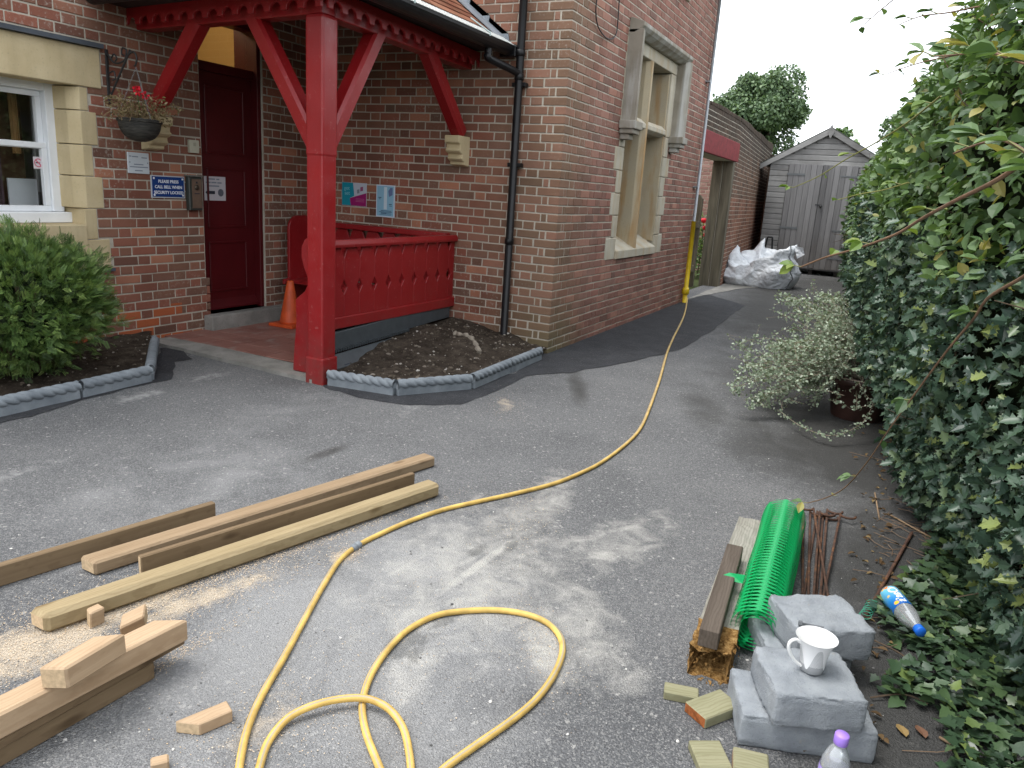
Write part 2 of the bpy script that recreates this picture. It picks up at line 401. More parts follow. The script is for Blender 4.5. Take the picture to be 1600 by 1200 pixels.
mb.add([(-5.8,YA-.35,HT),(-.35,YA-.35,HT),(-.35,7.6,HT),(-5.8,7.6,HT),(-5.8,5.1,HT+2.3),(-.35,5.1,HT+2.3)], [(0,1,5,4),(2,3,4,5),(1,2,5),(3,0,4),(3,2,1,0)])
obj('roof', mb, M_TILE, house)

# ---- stone window in the gable wall
win = obj('window', MB().box(WC[0]-.02, WC[1]+.02, .225, .235, WC[2]-.02, WC[3]+.02), M_PANE, house)
win['label'] = 'stone mullioned window with hood mould'
for z0, z1, a, b in QC[:-2]:
    for x0, x1 in ((a, WC[0]), (WC[1], b)):
        mb = MB(); cut = .05
        if x1 == WC[0]: poly = [(x0, 0), (x1, 0), (x1+.0, .22), (x1, .30), (x0, .30)]
        else: poly = [(x0, 0), (x1, 0), (x1, .30), (x0, .30)]
        mb.prism(poly, (0,-.004,0), (1,0,0), (0,1,0), (0,0,1), z0+.003, z1-.003)
        obj('jamb_stone', mb, M_STONE, win, bev=.006)
for x0, x1 in ((1.42, WC[0]), (WC[1], 3.34)):
    obj('jamb_stone', MB().box(x0, x1, -.004, .30, 2.153, 2.857), M_STONE, win, bev=.006)
obj('head_stone', MB().box(1.42, 3.34, -.004, .30, 2.863, 3.057), M_STONE, win, bev=.006)
obj('sill_stone', MB().prism([(-.02,.775),(.30,.775),(.30,.99),(.20,.99),(-.02,.865)], (WC[0],0,0), (0,1,0), (0,0,1), (1,0,0), 0.001, WC[1]-WC[0]-.001), M_STONE, win, bev=.006)
mb = MB(); xm = 2.27
mb.prism([(xm-.025,-.012),(xm+.025,-.012),(xm+.062,.05),(xm+.062,.22),(xm-.062,.22),(xm-.062,.05)], (0,0,0), (1,0,0), (0,1,0), (0,0,1), .87, 2.862)
obj('mullion', mb, M_OCHRE, win, bev=.004)
mb = MB(); mb.prism([(-.006,2.17),(.05,2.135),(.22,2.135),(.22,2.265),(.05,2.265),(-.006,2.215)], (WC[0],0,0), (0,1,0), (0,0,1), (1,0,0), .0, WC[1]-WC[0]); obj('transom', mb, M_STONE, win, bev=.004)
for x0 in (WC[1]-.028, ):  # stained inner faces of the jamb
    obj('reveal', MB().box(x0, WC[1]+.01, .02, .225, .93, 2.84), M_OCHRE, win)
mb = MB(); mb.prism([(0,3.125),(0,2.99),(-.05,2.985),(-.12,3.02),(-.15,3.05),(-.15,3.085),(-.03,3.125)], (1.42,0,0), (0,1,0), (0,0,1), (1,0,0), 0, 3.385-1.42)
hood = obj('hood_mould', mb, M_HOOD, win, bev=.004)
for xa, xb, s in ((1.42, 1.55, 1), (3.255, 3.385, -1)):
    obj('hood_leg', MB().prism([(xa,0),(xb,0),(xb-.02*(s>0),-.13),(xa+.03*(s<0),-.15),(xa,-.15)] if s > 0 else [(xa,0),(xb,0),(xb,-.15),(xb-.03,-.15),(xa,-.10)], (0,0,0), (1,0,0), (0,1,0), (0,0,1), 2.17, 3.02), M_HOOD, hood, bev=.004)
    stp = MB(); stp.box(xa-.06, xb+.06, -.175, -.001, 2.09, 2.17); stp.prism([(xa-.035,-.15),(xb+.035,-.15),(xb+.035,-.001),(xa-.035,-.001)], (0,0,0), (1,0,0), (0,1,0), (0,0,1), 2.045, 2.09)
    stp.box(xa-.005, xb+.005, -.10, -.001, 1.99, 2.046); obj('label_stop', stp, M_HOOD, hood, bev=.012, seg=2)
# upper window
uw = obj('window', MB().box(WU[0], WU[1], .225, .235, WU[2], WU[3]), M_PANE, house); uw['label'] = 'upper window above the stone mullioned window'
for nm, b in (('sill_stone', (1.45,3.40,-.03,.3,3.702,3.858)), ('jamb_stone', (1.45,1.70,-.004,.3,3.862,4.85)), ('jamb_stone', (3.05,3.40,-.004,.3,3.862,4.85)), ('head_stone', (1.45,3.40,-.004,.3,4.853,4.978)), ('mullion', (2.33,2.44,-.004,.22,3.862,4.85))):
    obj(nm, MB().box(*b), M_STONE, uw, bev=.008)

# ---- sash window in the front wall
sw = obj('window', MB().box(WA[0]+.08, WA[1]-.08, YA+.275, YA+.28, 1.07, 1.93), M_PANE, house); sw['label'] = 'white painted sash window with cream stone surround'
for i in range(1, 7):
    mb = MB(); x1 = xq[i]; z0, z1 = zc[i]+.003, zc[i+1]-.003; top = z1
    if z0 < .9: mb.prism([(-2.46,0),(x1,0),(x1,.3),(-2.46,.3)] if z1 < .9 else [(-2.46,0),(x1,0),(x1,.3),(-2.46,.3)], (0,YA-.004,0), (1,0,0), (0,1,0), (0,0,1), z0, z1)
    else: mb.prism([(-2.44,0),(x1,0),(x1,.3),(-2.515,.3),(-2.49,.08)], (0,YA-.004,0), (1,0,0), (0,1,0), (0,0,1), z0, z1)
    obj('jamb_stone', mb, M_CREAM, sw, bev=.004)
    mb = MB(); mb.box(-4.3, WA[0]+.04, YA-.004, YA+.296, z0, z1); obj('jamb_stone', mb, M_CREAM, sw, bev=.004)
obj('sill_stone', MB().box(WA[0]+.041, WA[1]-.001, YA-.02, YA+.3, .643, .972), M_CREAM, sw, bev=.006)
obj('lintel', MB().box(-4.3, -2.26, YA-.012, YA+.3, 1.958, 2.235), M_CREAM, sw, bev=.006)
obj('slate_drip', MB().box(-4.32, -2.25, YA-.05, YA+.1, 2.238, 2.27), M_SLATE, sw)
obj('slate_drip', MB().box(-2.66, -2.255, YA-.03, YA+.1, .615, .638), M_SLATE, sw)
fx0, fx1, fz0, fz1, fy = WA[0]+.02, WA[1]-.02, .985, 1.985, YA+.20
mb = MB(); mb.box(fx1-.085, fx1, fy, fy+.09, fz0+.07, fz1); obj('frame', mb, M_WHITE, sw, bev=.004)
mb = MB(); mb.box(fx0, fx0+.085, fy, fy+.09, fz0+.07, fz1); obj('frame', mb, M_WHITE, sw, bev=.004)
mb = MB(); mb.box(fx0+.085, fx1-.085, fy, fy+.09, fz1-.08, fz1); obj('frame', mb, M_WHITE, sw, bev=.004)
mb = MB(); mb.box(fx0-.02, fx1+.03, fy-.05, fy+.09, fz0-.01, fz0+.068); obj('sill', mb, M_WHITE, sw, bev=.006)
for z0, z1, y0 in ((1.50, 1.905, .05), (1.055, 1.545, .02)):   # upper and lower sash
    s_ = MB(); s_.box(fx0+.086, fx1-.086, fy+y0, fy+y0+.04, z0, z0+.04); s_.box(fx0+.086, fx1-.086, fy+y0, fy+y0+.04, z1-.04, z1)
    for xa in (fx0+.086, (fx0+fx1)/2-.015, fx1-.126): s_.box(xa, xa+.04, fy+y0, fy+y0+.04, z0+.0405, z1-.0405)
    obj('sash', s_, M_WHITE, sw, bev=.003)
# room behind the sash window: panelled wall, curtain, white board, basin
room = MB(); room.box(-4.6, -2.0, 4.6, 4.65, .16, 3.45); obj('room_wall', room, flat('dark_wood_panel', (.055,.03,.018)), house)
obj('room_wall', MB().box(-2.02, -1.98, YA+.3, 4.6, .16, 3.45), flat('room_plaster', (.40,.38,.33)), house)
def behind(name, px_, y, mat, wav=0.):
    a, b = hit(*px_[0], Y=y), hit(*px_[1], Y=y); x0, x1, z0, z1 = min(a[0], b[0]), max(a[0], b[0]), min(a[2], b[2]), max(a[2], b[2]); m = MB(); n = 10
    for k in range(n):
        xa, xb = x0 + (x1-x0)*k/n, x0 + (x1-x0)*(k+1)/n; o = wav*math.sin(k*1.9); m.box(xa, xb+.0005, y+o, y+o+.015, z0, z1)
    obj(name, m, mat, house)
behind('cupboard', ((-60,120), (46,336)), 3.55, flat('brown_cupboard', (.13,.075,.04)))
behind('curtain', ((10,112), (32,240)), 3.42, flat('tan_curtain', (.46,.27,.11)), .012)
behind('curtain', ((-50,112), (8,336)), 3.36, flat('mauve_curtain', (.10,.065,.075)), .012)
behind('curtain', ((44,112), (66,300)), 3.50, flat('grey_net_curtain', (.42,.43,.40)), .010)
behind('noticeboard', ((12,278), (62,336)), 3.28, flat('white_board', (.62,.66,.68)))
# no smoking sticker on the pane
st = MB(); sx, sz, sy = -2.625, 1.40, YA+.245
stk = obj('sticker', MB().box(sx-.036, sx+.036, sy-.001, sy, sz-.042, sz+.042), flat('sticker_paper', (.62,.58,.60)), sw)
mb = MB(); n = 28
for k in range(n):
    a, b = 2*math.pi*k/n, 2*math.pi*(k+1)/n
    mb.add([(sx+r*math.cos(t), sy-.002, sz+r*math.sin(t)) for r, t in ((.024,a),(.031,a),(.031,b),(.024,b))], [(0,1,2,3)])
mb.add([(sx-.020, sy-.0022, sz+.014),(sx-.014, sy-.0022, sz+.020),(sx+.020, sy-.0022, sz-.014),(sx+.014, sy-.0022, sz-.020)], [(0,1,2,3)])
obj('print', mb, flat('sticker_red', (.55,.10,.16)), stk)
obj('print', MB().box(sx-.02, sx+.012, sy-.0016, sy-.0014, sz-.004, sz+.004), flat('sticker_black', (.03,.03,.04)), stk)

# ---- door with fanlight, stone step
dy = YA+.10
dr = obj('door', MB().box(DOOR[0]+.035, DOOR[1]-.045, dy, dy+.05, DZ0+.012, 2.25), M_DOOR, house)
for z0, z1 in ((.34, .80), (.92, 1.45), (1.57, 2.15)):   # panel mouldings
    mb = MB(); x0, x1 = DOOR[0]+.13, DOOR[1]-.14
    for a, b, c, d in ((x0,x1,z0,z0+.02),(x0,x1,z1-.02,z1),(x0,x0+.02,z0+.0201,z1-.0201),(x1-.02,x1,z0+.0201,z1-.0201)): mb.box(a, b, dy-.012, dy+.01, c, d)
    obj('panel', mb, M_DOOR, dr, bev=.004)
obj('weatherboard', MB().prism([(0,.185),(-.05,.185),(-.05,.20),(0,.27)], (DOOR[0]+.04,dy,0), (0,1,0), (0,0,1), (1,0,0), 0, .64), M_DOOR, dr)
df = MB(); df.box(DOOR[0], DOOR[0]+.034, dy-.03, dy+.12, DZ0, DZ1); df.box(DOOR[1]-.044, DOOR[1], dy-.08, YA+.302, DZ0, DZ1)
df.box(DOOR[0]+.0341, DOOR[1]-.0441, dy-.03, dy+.12, 2.252, 2.33); df.box(DOOR[0]+.0341, DOOR[1]-.0441, dy-.03, dy+.12, DZ1-.05, DZ1)
obj('door_frame', df, M_DOOR, house, bev=.004)
obj('fanlight', MB().box(DOOR[0]+.034, DOOR[1]-.044, dy+.05, dy+.055, 2.33, DZ1-.05), M_PANE, house)
yw = flat('yellow_wall_paint', (.52,.38,.17))
hall = MB(); hall.box(-1.9, -.1, 4.4, 4.45, .16, 3.45); hall.box(-1.96, -1.9, YA+.3, 4.45, .16, 3.45); hall.box(-.1, -.05, YA+.3, 4.45, .16, 3.45); hall.box(-1.9, -.1, YA+.3, 4.4, 3.40, 3.44)
obj('hall_lining', hall, yw, house)
obj('hall_cupboard', MB().box(-.62, -.40, 4.2, 4.39, 2.62, 2.90), flat('cream_box', (.55,.42,.24)), house)
obj('lamp_tube', MB().box(-.98, -.72, 4.33, 4.36, 2.775, 2.80), emis('lit_tube', (1.,.82,.55), 4.), house)
hl = bpy.data.lights.new('hall_lamp', 'POINT'); hl.energy = 6; hl.color = (1,.80,.55); hl.shadow_soft_size = .12
hlo = bpy.data.objects.new('hall_lamp', hl); hlo.location = (-1.35, 3.75, 3.1); link(hlo, house)
st = MB(); st.box(-1.385, -.30, YA-.105, YA+.3, -.05, .16)
obj('door_step', st, M_CONC, house, bev=.012, seg=2)
# ---- downpipe, gas pipe, cable, wall bits
dp = MB(); px, py = -.062, .425
dp.tube([(px,py,-.05),(px,py,HT)], .034, 14); obj('downpipe', dp, M_BLACK, house, True)
for z in (.95, 2.33, 2.52, 4.2):
    c = MB(); c.lathe([(.035,0),(.041,.004),(.041,.05),(.035,.054)], Matrix.Translation((px,py,z)), 16); obj('pipe_collar', c, M_BLACK, house, True)
for z in (1.62, 2.28):
    c = MB(); c.box(px-.005, -.003, py-.065, py+.065, z, z+.035); obj('pipe_clip', c, M_BLACK, house, bev=.004)
gp = MB(); gx = 4.74
gp.tube([(gx,-.055,1.12),(gx,-.055,HT)], .021, 12); obj('gas_pipe', gp, M_GALV, house, True)
gp = MB(); gp.tube([(gx,-.055,-.03),(gx,-.055,1.16)], .033, 12); gp.lathe([(.034,0),(.052,.01),(.052,.07),(.04,.10)], Matrix.Translation((gx,-.055,.12)), 14); obj('gas_pipe_sleeve', gp, M_YELP, house, True)
for z in (1.62, 3.0): obj('pipe_clip', MB().box(gx-.06, gx+.06, -.062, -.002, z, z+.02), M_GALV, house)
cb = [hit(*q, Y=-.02) for q in ((934,-8),(931,15),(934,40),(945,57),(955,61),(963,52),(966,25),(968,-8))]
obj('loose_cable', MB().tube(catmull(cb, 5), .006, 6), M_BLACK, house, True)
# ------------------------------------------------------------------ the porch
porch = thing('timber_porch', (-2.07, .86, 0), 'red painted timber porch with braced post and tiled roof over the door', 'porch')
PX, PY = -2.072, .858
mb = MB(); mb.box(-2.142, -2.002, .788, .928, .0, 2.43); post = obj('post', mb, M_RED, porch, bev=.014, seg=2)
obj('post_foot', MB().box(-2.152, -1.992, .778, .938, -.01, .19), M_RED, post, bev=.012, seg=2)
obj('post_head', MB().box(-2.146, -1.998, .784, .932, 1.56, 2.425), M_RED, post, bev=.016, seg=2)
WAx, WBy = -1.87, .985           # where the two beams meet the walls: the post stands a little outside square
QA, QB = Vector((PX, PY, 0)), None
dA = (Vector((WAx, YA, 0)) - Vector((PX, PY, 0))); LA = dA.length; dA.normalize(); nA = Vector((-dA.y, dA.x, 0))     # along the left beam, outward normal
dB = (Vector((0, WBy, 0)) - Vector((PX, PY, 0))); LB = dB.length; dB.normalize(); nB = Vector((dB.y, -dB.x, 0))
def along(d, n, u0, u1, v0, v1, z0, z1, name, mat=M_RED, bev=.006, par=None):
    m = MB(); o = Vector((PX, PY, 0)); P = [o + d*u + n*v + Vector((0,0,z)) for z in (z0, z1) for v in (v0, v1) for u in (u0, u1)]
    f = [(0,2,3,1),(4,5,7,6),(0,1,5,4),(1,3,7,5),(3,2,6,7),(2,0,4,6)]
    if d.cross(n).z < 0: f = [q[::-1] for q in f]
    m.add(P, f); return obj(name, m, mat, par or porch, bev=bev)
along(dA, nA, -.06, LA-.008, -.06, .06, 2.431, 2.555, 'beam'); along(dB, nB, .066, LB-.006, -.06, .06, 2.428, 2.552, 'beam')
def brace(a, b, s=.122):
    M = frame(a, b); L = (Vector(b)-Vector(a)).length; m = MB(); m.box(0, L, -s/2, s/2, -s/2, s/2); m.v = [tuple(M @ Vector(p)) for p in m.v]
    return obj('brace', m, M_RED, porch, bev=.020)
def at(d, u, z): p = Vector((PX, PY, 0)) + d*u; return (p.x, p.y, z)
brace(at(dA, .03, 1.62), at(dA, .66, 2.50)); brace(at(dA, LA-.06, 1.80), at(dA, LA-.74, 2.50))
brace(at(dB, .03, 1.62), at(dB, .66, 2.50)); brace(at(dB, LB-.07, 1.87), at(dB, LB-.75, 2.50))
def corbel(O, U, N):
    prof = [(0,1.86),(.20,1.86),(.20,1.80),(.165,1.785),(.165,1.75),(.185,1.735),(.165,1.715),(.13,1.705),(.13,1.68),(.145,1.668),(.12,1.65),(.09,1.64),(.09,1.615),(0,1.60)]
    return obj('corbel', MB().prism(prof, O, N, (0,0,1), U, -.075, .075), M_CREAM, porch, bev=.006)
corbel((0, WBy, 0), (0,1,0), (-1,0,0)); corbel((WAx, YA, -.05), (1,0,0), (0,-1,0))
def scallop(L, p=.155, h=.118):
    n = int(L/p); q = L/n; poly = [(0, h), (0, .0)]
    for k in range(n):
        x = k*q
        poly += [(x+q*.30, .0), (x+q*.34, .030)] + [(x+q*(.34+.58*t), .030+.024*math.sin(math.pi*t)) for t in (.2,.4,.6,.8)] + [(x+q*.92, .030), (x+q*.96, 0)]
    return poly + [(L, 0), (L, h)]
oA = Vector((PX, PY, 2.450)) + nA*.115 - dA*.135; obj('valance', MB().prism(scallop(LA+.125), oA, dA, (0,0,1), nA, 0, .022), M_RED, porch, bev=.003)
oB = Vector((PX, PY, 2.450)) + nB*.115 - dB*.110; obj('valance', MB().prism(scallop(LB+.10), oB, dB, (0,0,1), nB, 0, .022), M_RED, porch, bev=.003)
EX, EY, EZ, TS = -2.43, .58, 2.60, .75
def zr(d): return EZ + TS*d
D = YA - EY
deck = MB()
EXA = EX + .18
deck.add([(EX,EY,EZ),(0,EY,EZ),(0,YA,zr(D)),(EX+D,YA,zr(D)),(EXA,YA,EZ)], [(0,1,2,3),(0,3,4)])
deck.add([(EX,EY,EZ-.03),(0,EY,EZ-.03),(0,YA,zr(D)-.03),(EX+D,YA,zr(D)-.03),(EXA,YA,EZ-.03)], [(3,2,1,0),(4,3,0)])
deck.add([(EX,EY,EZ),(0,EY,EZ),(0,EY,EZ-.03),(EX,EY,EZ-.03),(EXA,YA,EZ),(EXA,YA,EZ-.03)], [(1,0,3,2),(0,4,5,3)])
roof = obj('roof', deck, plain('dark_boards', (.05,.028,.02), .8), porch)
# soffit boards under the eaves
along(dA, nA, -.30, LA-.008, .0, .30, 2.566, 2.58, 'soffit', plain('soffit_board', (.035,.022,.02), .8), 0, roof); along(dB, nB, -.05, LB-.006, .0, .30, 2.583, 2.596, 'soffit', plain('soffit_board_front', (.035,.022,.02), .8), 0, roof)
# clay tiles: front slope one by one
sl = math.hypot(1, TS); su = Vector((0, 1/sl, TS/sl)); nu = Vector((0, -TS/sl, 1/sl))
tm = bpy.data.meshes.new('roof_tile'); t = MB(); t.box(-.081, .081, 0, .175, 0, .013); tm.from_pydata(t.v, [], t.f); tm.materials.append(M_TILE)
tms = []
for r in range(6):
    m2 = tm.copy(); a_ = m2.attributes.new('rnd', 'FLOAT', 'FACE'); a_.data.foreach_set('value', [r/5.]*6); tms.append(m2)
k = 0
while True:
    y = EY - .05 + k*.083
    if y > YA - .16: break
    x = -.10 - (.0825 if k % 2 else 0)
    while x > EX + (y - EY) + .06:
        o = bpy.data.objects.new('roof_tile', random.choice(tms)); d = y - EY
        M = Matrix((Vector((1,0,0)), su, nu)).transposed().to_4x4() @ Matrix.Rotation(rad(-4 + random.uniform(-.8,.8)), 4, 'X') @ Matrix.Rotation(rad(random.uniform(-.7,.7)), 4, 'Z')
        M.translation = Vector((x, y, zr(d) + .022)); link(o, roof); o.matrix_basis = M; x -= .165
    k += 1
lt = MB(); k = 0
while True:      # left slope, joined
    x = EX + .12 + k*.083
    if x > EX + D - .1: break
    y = YA - .10 - (.0825 if k % 2 else 0)
    while y > EY + (x - EX) + .06:
        M = Matrix((Vector((0,-1,0)), Vector((1/sl,0,TS/sl)), Vector((-TS/sl,0,1/sl)))).transposed().to_4x4() @ Matrix.Rotation(rad(-4), 4, 'X'); M.translation = Vector((x, y, zr(x-EX)+.022))
        lt.r = random.random(); lt.box(-.081, .081, 0, .175, 0, .013, M); y -= .165
    k += 1
tag(obj('tile_courses', lt, M_TILE, roof), kind='stuff')
obj('hip_tiles', MB().tube([(EX-.02, EY-.02, EZ+.05), (EX+D-.05, YA-.05, zr(D)+.02)], .09, 10), M_TILE, roof)
# lead: stepped flashing on the return wall and the gutter strip beside it
fl = [(.56, zr(-.02)+.03)]; y = .56
pts_low = [(.56, zr(0)+.02), (YA-.01, zr(D)+.02)]
steps = [(.60, zr(.02)+.10)]
z = zr(.02)+.10; y = .60; up = [(.58, z)]
while y < YA - .35:
    y += COURSE/TS*2; up += [(y, z), (y - .03, z + COURSE*2)]; z += COURSE*2
poly = [pts_low[0], pts_low[1]] + [(YA-.01, up[-1][1])] + up[::-1]
obj('lead_flashing', MB().prism(poly, (0,0,0), (0,1,0), (0,0,1), (-1,0,0), .003, .012), M_LEAD, roof)
ls = MB(); a0 = Vector((-.17, EY-.05, zr(-.05)+.055)); a1 = Vector((-.17, YA-.02, zr(D-.02)+.055)); b0 = a0 + Vector((.165,0,.012)); b1 = a1 + Vector((.165,0,.012))
ls.add([a0,b0,b1,a1,a0-Vector((0,0,.01)),b0-Vector((0,0,.01)),b1-Vector((0,0,.01)),a1-Vector((0,0,.01))], [(0,1,2,3),(7,6,5,4),(0,4,5,1),(3,7,4,0),(1,5,6,2)]); obj('lead_flashing', ls, M_LEAD, roof)
# gutters, guard, outlet
def gutter(O, U, N, L):
    ou = [(.074*math.cos(a), -.074*math.sin(a)) for a in np.linspace(0, math.pi, 11)]; inn = [(.067*math.cos(a), -.067*math.sin(a)) for a in np.linspace(math.pi, 0, 11)]
    return obj('gutter', MB().prism(ou+inn, O, N, (0,0,1), U, 0, L), M_BLACK, porch)
gut = gutter((EX-.06, EY-.045, EZ), (1,0,0), (0,1,0), 2.40); gA = Vector((EX-.045, EY+.045, EZ)); gB = Vector((EXA-.045, YA-.02, EZ)); gd = (gB-gA).normalized(); gutter(gA, gd, Vector((gd.y,-gd.x,0)), (gB-gA).length)
obj('gutter_end', MB().box(-.098, -.03, EY-.122, EY+.03, EZ-.085, EZ+.012), M_BLACK, gut, bev=.006)
go = MB(); go.tube(catmull([(-.40,EY-.03,EZ-.05),(-.40,EY-.03,EZ-.12),(-.385,EY-.04,EZ-.15),(-.08,.43,2.385),(-.066,.426,2.33)], 4), .031, 12); obj('gutter_outlet', go, M_BLACK, gut, True)
gg = MB(); W = plain('zinc_wire', (.42,.45,.45), .4, .5, .1, 30, 0, .5); nx = int(2.3/.042)
y0, z0_, y1, z1_ = EY-.122, EZ-.002, EY-.005, EZ+.066
for k in range(nx):
    x = -2.35 + k*.042; gg.tube([(x,y0,z0_),(x,y1,z1_)], .0021, 4)
for f in (0, 1): gg.tube([(-2.37, y0+(y1-y0)*f, z0_+(z1_-z0_)*f), (-.06, y0+(y1-y0)*f, z0_+(z1_-z0_)*f)], .003, 4)
obj('gutter_guard', gg, W, gut)
for x in (-1.62, -.56, -2.2): obj('guard_strap', MB().tube([(x,y0-.008,z0_-.01),(x,y0-.006,z0_+.015),(x,y1+.06,z1_+.06)], .007, 5), plain('zinc_strap', (.36,.44,.43), .5), gut)

# ------------------------------------------------------------------ the bench in the porch
bench = thing('porch_bench', (-1.0, 1.2, 0), 'red painted built in corner bench with pierced board back', 'bench')
def pierced(name, x0, x1, za, zb, O, U, N, zd, l=True, r=True):
    dh, dw = .062, .036; th = .08
    p = [(x0, za)]
    p += [(x1, za)]
    if r: p += [(x1, zd-dh), (x1-dw, zd-.008), (x1, zd+dh*.8), (x1, zb-th), (x1-dw, zb)]
    else: p += [(x1, zb)]
    if l: p += [(x0+dw, zb), (x0, zb-th), (x0, zd+dh*.8), (x0+dw, zd-.008), (x0, zd-dh)]
    else: p += [(x0, zb)]
    return obj(name, MB().prism(p, O, U, (0,0,1), N, 0, .02), M_RED, bench, bev=.003)
sp = .19
for k in range(10):
    x1 = -.10 - (k-1)*sp if k else -.004; x0 = -.10 - k*sp
    pierced('board', x0+.0008, x1-.0008, .335, .925, (0,1.042,0), (1,0,0), (0,-1,0), .635, True, k > 0)
pierced('board', -1.995, -.10-9*sp-.0008, .335, .925, (0,1.042,0), (1,0,0), (0,-1,0), .635, False, True)
obj('top_rail', MB().prism([(.99,.928),(1.07,.928),(1.075,.95),(1.06,.985),(1.0,.985),(.985,.95)], (0,0,0), (0,1,0), (0,0,1), (1,0,0), -1.99, -.003), M_RED, bench, bev=.006, seg=2)
obj('bottom_rail', MB().box(-1.99, -.003, .998, 1.021, .318, .405), M_RED, bench, bev=.006)
for k in range(9):
    y0, y1 = 1.075 + k*sp, 1.075 + (k+1)*sp
    if y1 > 2.66: y1 = 2.66
    pierced('board', y0+.001, y1-.001, .44, .945, (-.035,0,0), (0,1,0), (-1,0,0), .66, k > 0, k < 8)
obj('top_rail', MB().box(-.095, -.003, 1.073, 2.69, .948, 1.0), M_RED, bench, bev=.012, seg=2)
gy = plain('worn_seat_paint', (.20,.13,.11), .5)
obj('seat', MB().box(-.50, -.06, 1.40, 2.655, .40, .43), M_RED, bench, bev=.006); obj('seat', MB().box(-1.99, -.51, 1.045, 1.11, .40, .43), M_RED, bench, bev=.006)
arc = [(-.43+.13-.13*math.cos(a), .92+.13*math.sin(a)) for a in np.linspace(0, math.pi/2, 7)]
obj('bench_end', MB().prism([(-.02,.17),(-.40,.17),(-.40,.37),(-.50,.385),(-.50,.43),(-.43,.44)] + arc + [(-.02,1.05)], (0,2.655,0), (1,0,0), (0,0,1), (0,1,0), 0, .03), M_RED, bench, bev=.006)
pe = [hit(*q, X=-2.03) for q in ((458,586),(460,540),(463,503),(462,468),(468,462),(476,456),(481,444),(480,432),(475,418),(471,402),(471,386),(476,374),(483,370))]
prof = [(p[1], max(p[2], .03)) for p in pe] + [(.945, pe[-1][2]-.01), (.945, .03)]
obj('bench_end', MB().prism(prof, (-2.005,0,0), (0,1,0), (0,0,1), (-1,0,0), 0, .03), M_RED, bench, bev=.006)
mb = MB(); mb.box(-.46, -.06, 2.6, 2.65, .03, .40); obj('bench_leg', mb, M_RED, bench)
mb = MB(); mb.box(-.52, -.48, 1.40, 1.44, .02, .40); obj('bench_leg', mb, M_RED, bench)
mb = MB(); mb.box(-1.98, -.02, 1.055, 1.08, .02, .40); obj('under_seat_shade', mb, plain('painted_gap_shade', (.03,.015,.012), .9), bench)  # dark board added as painted shade for the gap under the seat

# ------------------------------------------------------------------ wall things
def text_obj(name, body, size, M, mat, parent, ext=.0006, align='CENTER', bold=0.0):
    cu = bpy.data.curves.new(name, 'FONT'); cu.body = body; cu.size = size; cu.align_x = align; cu.extrude = ext; cu.offset = bold; cu.resolution_u = 3
    o = bpy.data.objects.new(name, cu); me = bpy.data.meshes.new_from_object(o); bpy.data.objects.remove(o); me.materials.clear(); me.materials.append(mat)
    t = bpy.data.objects.new(name, me); link(t, parent); t.matrix_basis = M; return t
def onA(x, z, d=.0):   # text frame on the front wall
    M = Matrix((Vector((1,0,0)), Vector((0,0,1)), Vector((0,-1,0)))).transposed().to_4x4(); M.translation = Vector((x, YA-d, z)); return M
def onB(y, z, d=.0):
    M = Matrix((Vector((0,-1,0)), Vector((0,0,1)), Vector((-1,0,0)))).transposed().to_4x4(); M.translation = Vector((-d, y, z)); return M
INK = flat('dark_ink', (.03,.035,.05)); GINK = flat('grey_ink', (.22,.25,.30))
sg = thing('call_bell_sign', (-1.71, YA, 1.2), 'blue enamel sign asking to press the call bell', 'sign')
obj('plate', MB().box(-1.868, -1.556, YA-.014, YA-.001, 1.19, 1.352), flat('blue_enamel', (.012,.045,.19), .25), sg, bev=.003)
obj('border', MB().box(-1.876, -1.548, YA-.010, YA-.002, 1.182, 1.360), flat('sign_edge', (.5,.52,.55), .4), sg)
WT = flat('sign_white', (.75,.78,.82))
for k, s in enumerate(('PLEASE PRESS', 'CALL BELL WHEN', 'SECURITY LOCKED')): text_obj('lettering', s, .0335, onA(-1.712, 1.303-k*.044, .0148), WT, sg, bold=.0008)
for x, z in ((-1.852,1.205),(-1.852,1.337),(-1.572,1.205),(-1.572,1.337)): obj('screw_cap', MB().lathe([(.009,0),(.006,.006)], Matrix.Translation((x,YA-.014,z)) @ Matrix.Rotation(rad(90),4,'X'), 10), WT, sg, True)
pl = thing('notice_plaque', (-1.98, YA, 1.4), 'small white plaque with faded print beneath the hanging basket', 'plaque')
obj('plate', MB().box(-2.078, -1.885, YA-.012, YA-.001, 1.365, 1.525), flat('plaque_white', (.58,.62,.66), .3), pl, bev=.003)
mb = MB()
for x0, x1, z in ((-2.065,-2.045,1.495),(-2.04,-1.985,1.493),(-1.955,-1.905,1.488),(-2.025,-1.94,1.435),(-2.062,-1.90,1.415),(-2.02,-1.95,1.388)): mb.box(x0, x1, YA-.0128, YA-.0122, z-.004, z+.004)
mb.box(-2.066,-2.056,YA-.0128,YA-.0122,1.445,1.455); mb.box(-1.905,-1.895,YA-.0128,YA-.0122,1.445,1.455)
obj('print', mb, GINK, pl)
ic = thing('door_intercom', (-1.47, YA, 1.1), 'dark metal intercom panel on the wall beside the door', 'intercom')
obj('housing', MB().box(-1.535, -1.395, YA-.05, YA-.001, 1.085, 1.365), plain('dark_green_metal', (.035,.04,.035), .4, .5), ic, bev=.006)
obj('hood', MB().box(-1.545, -1.385, YA-.062, YA-.001, 1.366, 1.378), plain('grey_hood', (.16,.15,.13), .5), ic)
obj('face_plate', MB().box(-1.508, -1.410, YA-.054, YA-.0502, 1.105, 1.345), plain('bronze_plate', (.19,.13,.095), .35, .5, .1, 20, 0, .3), ic)
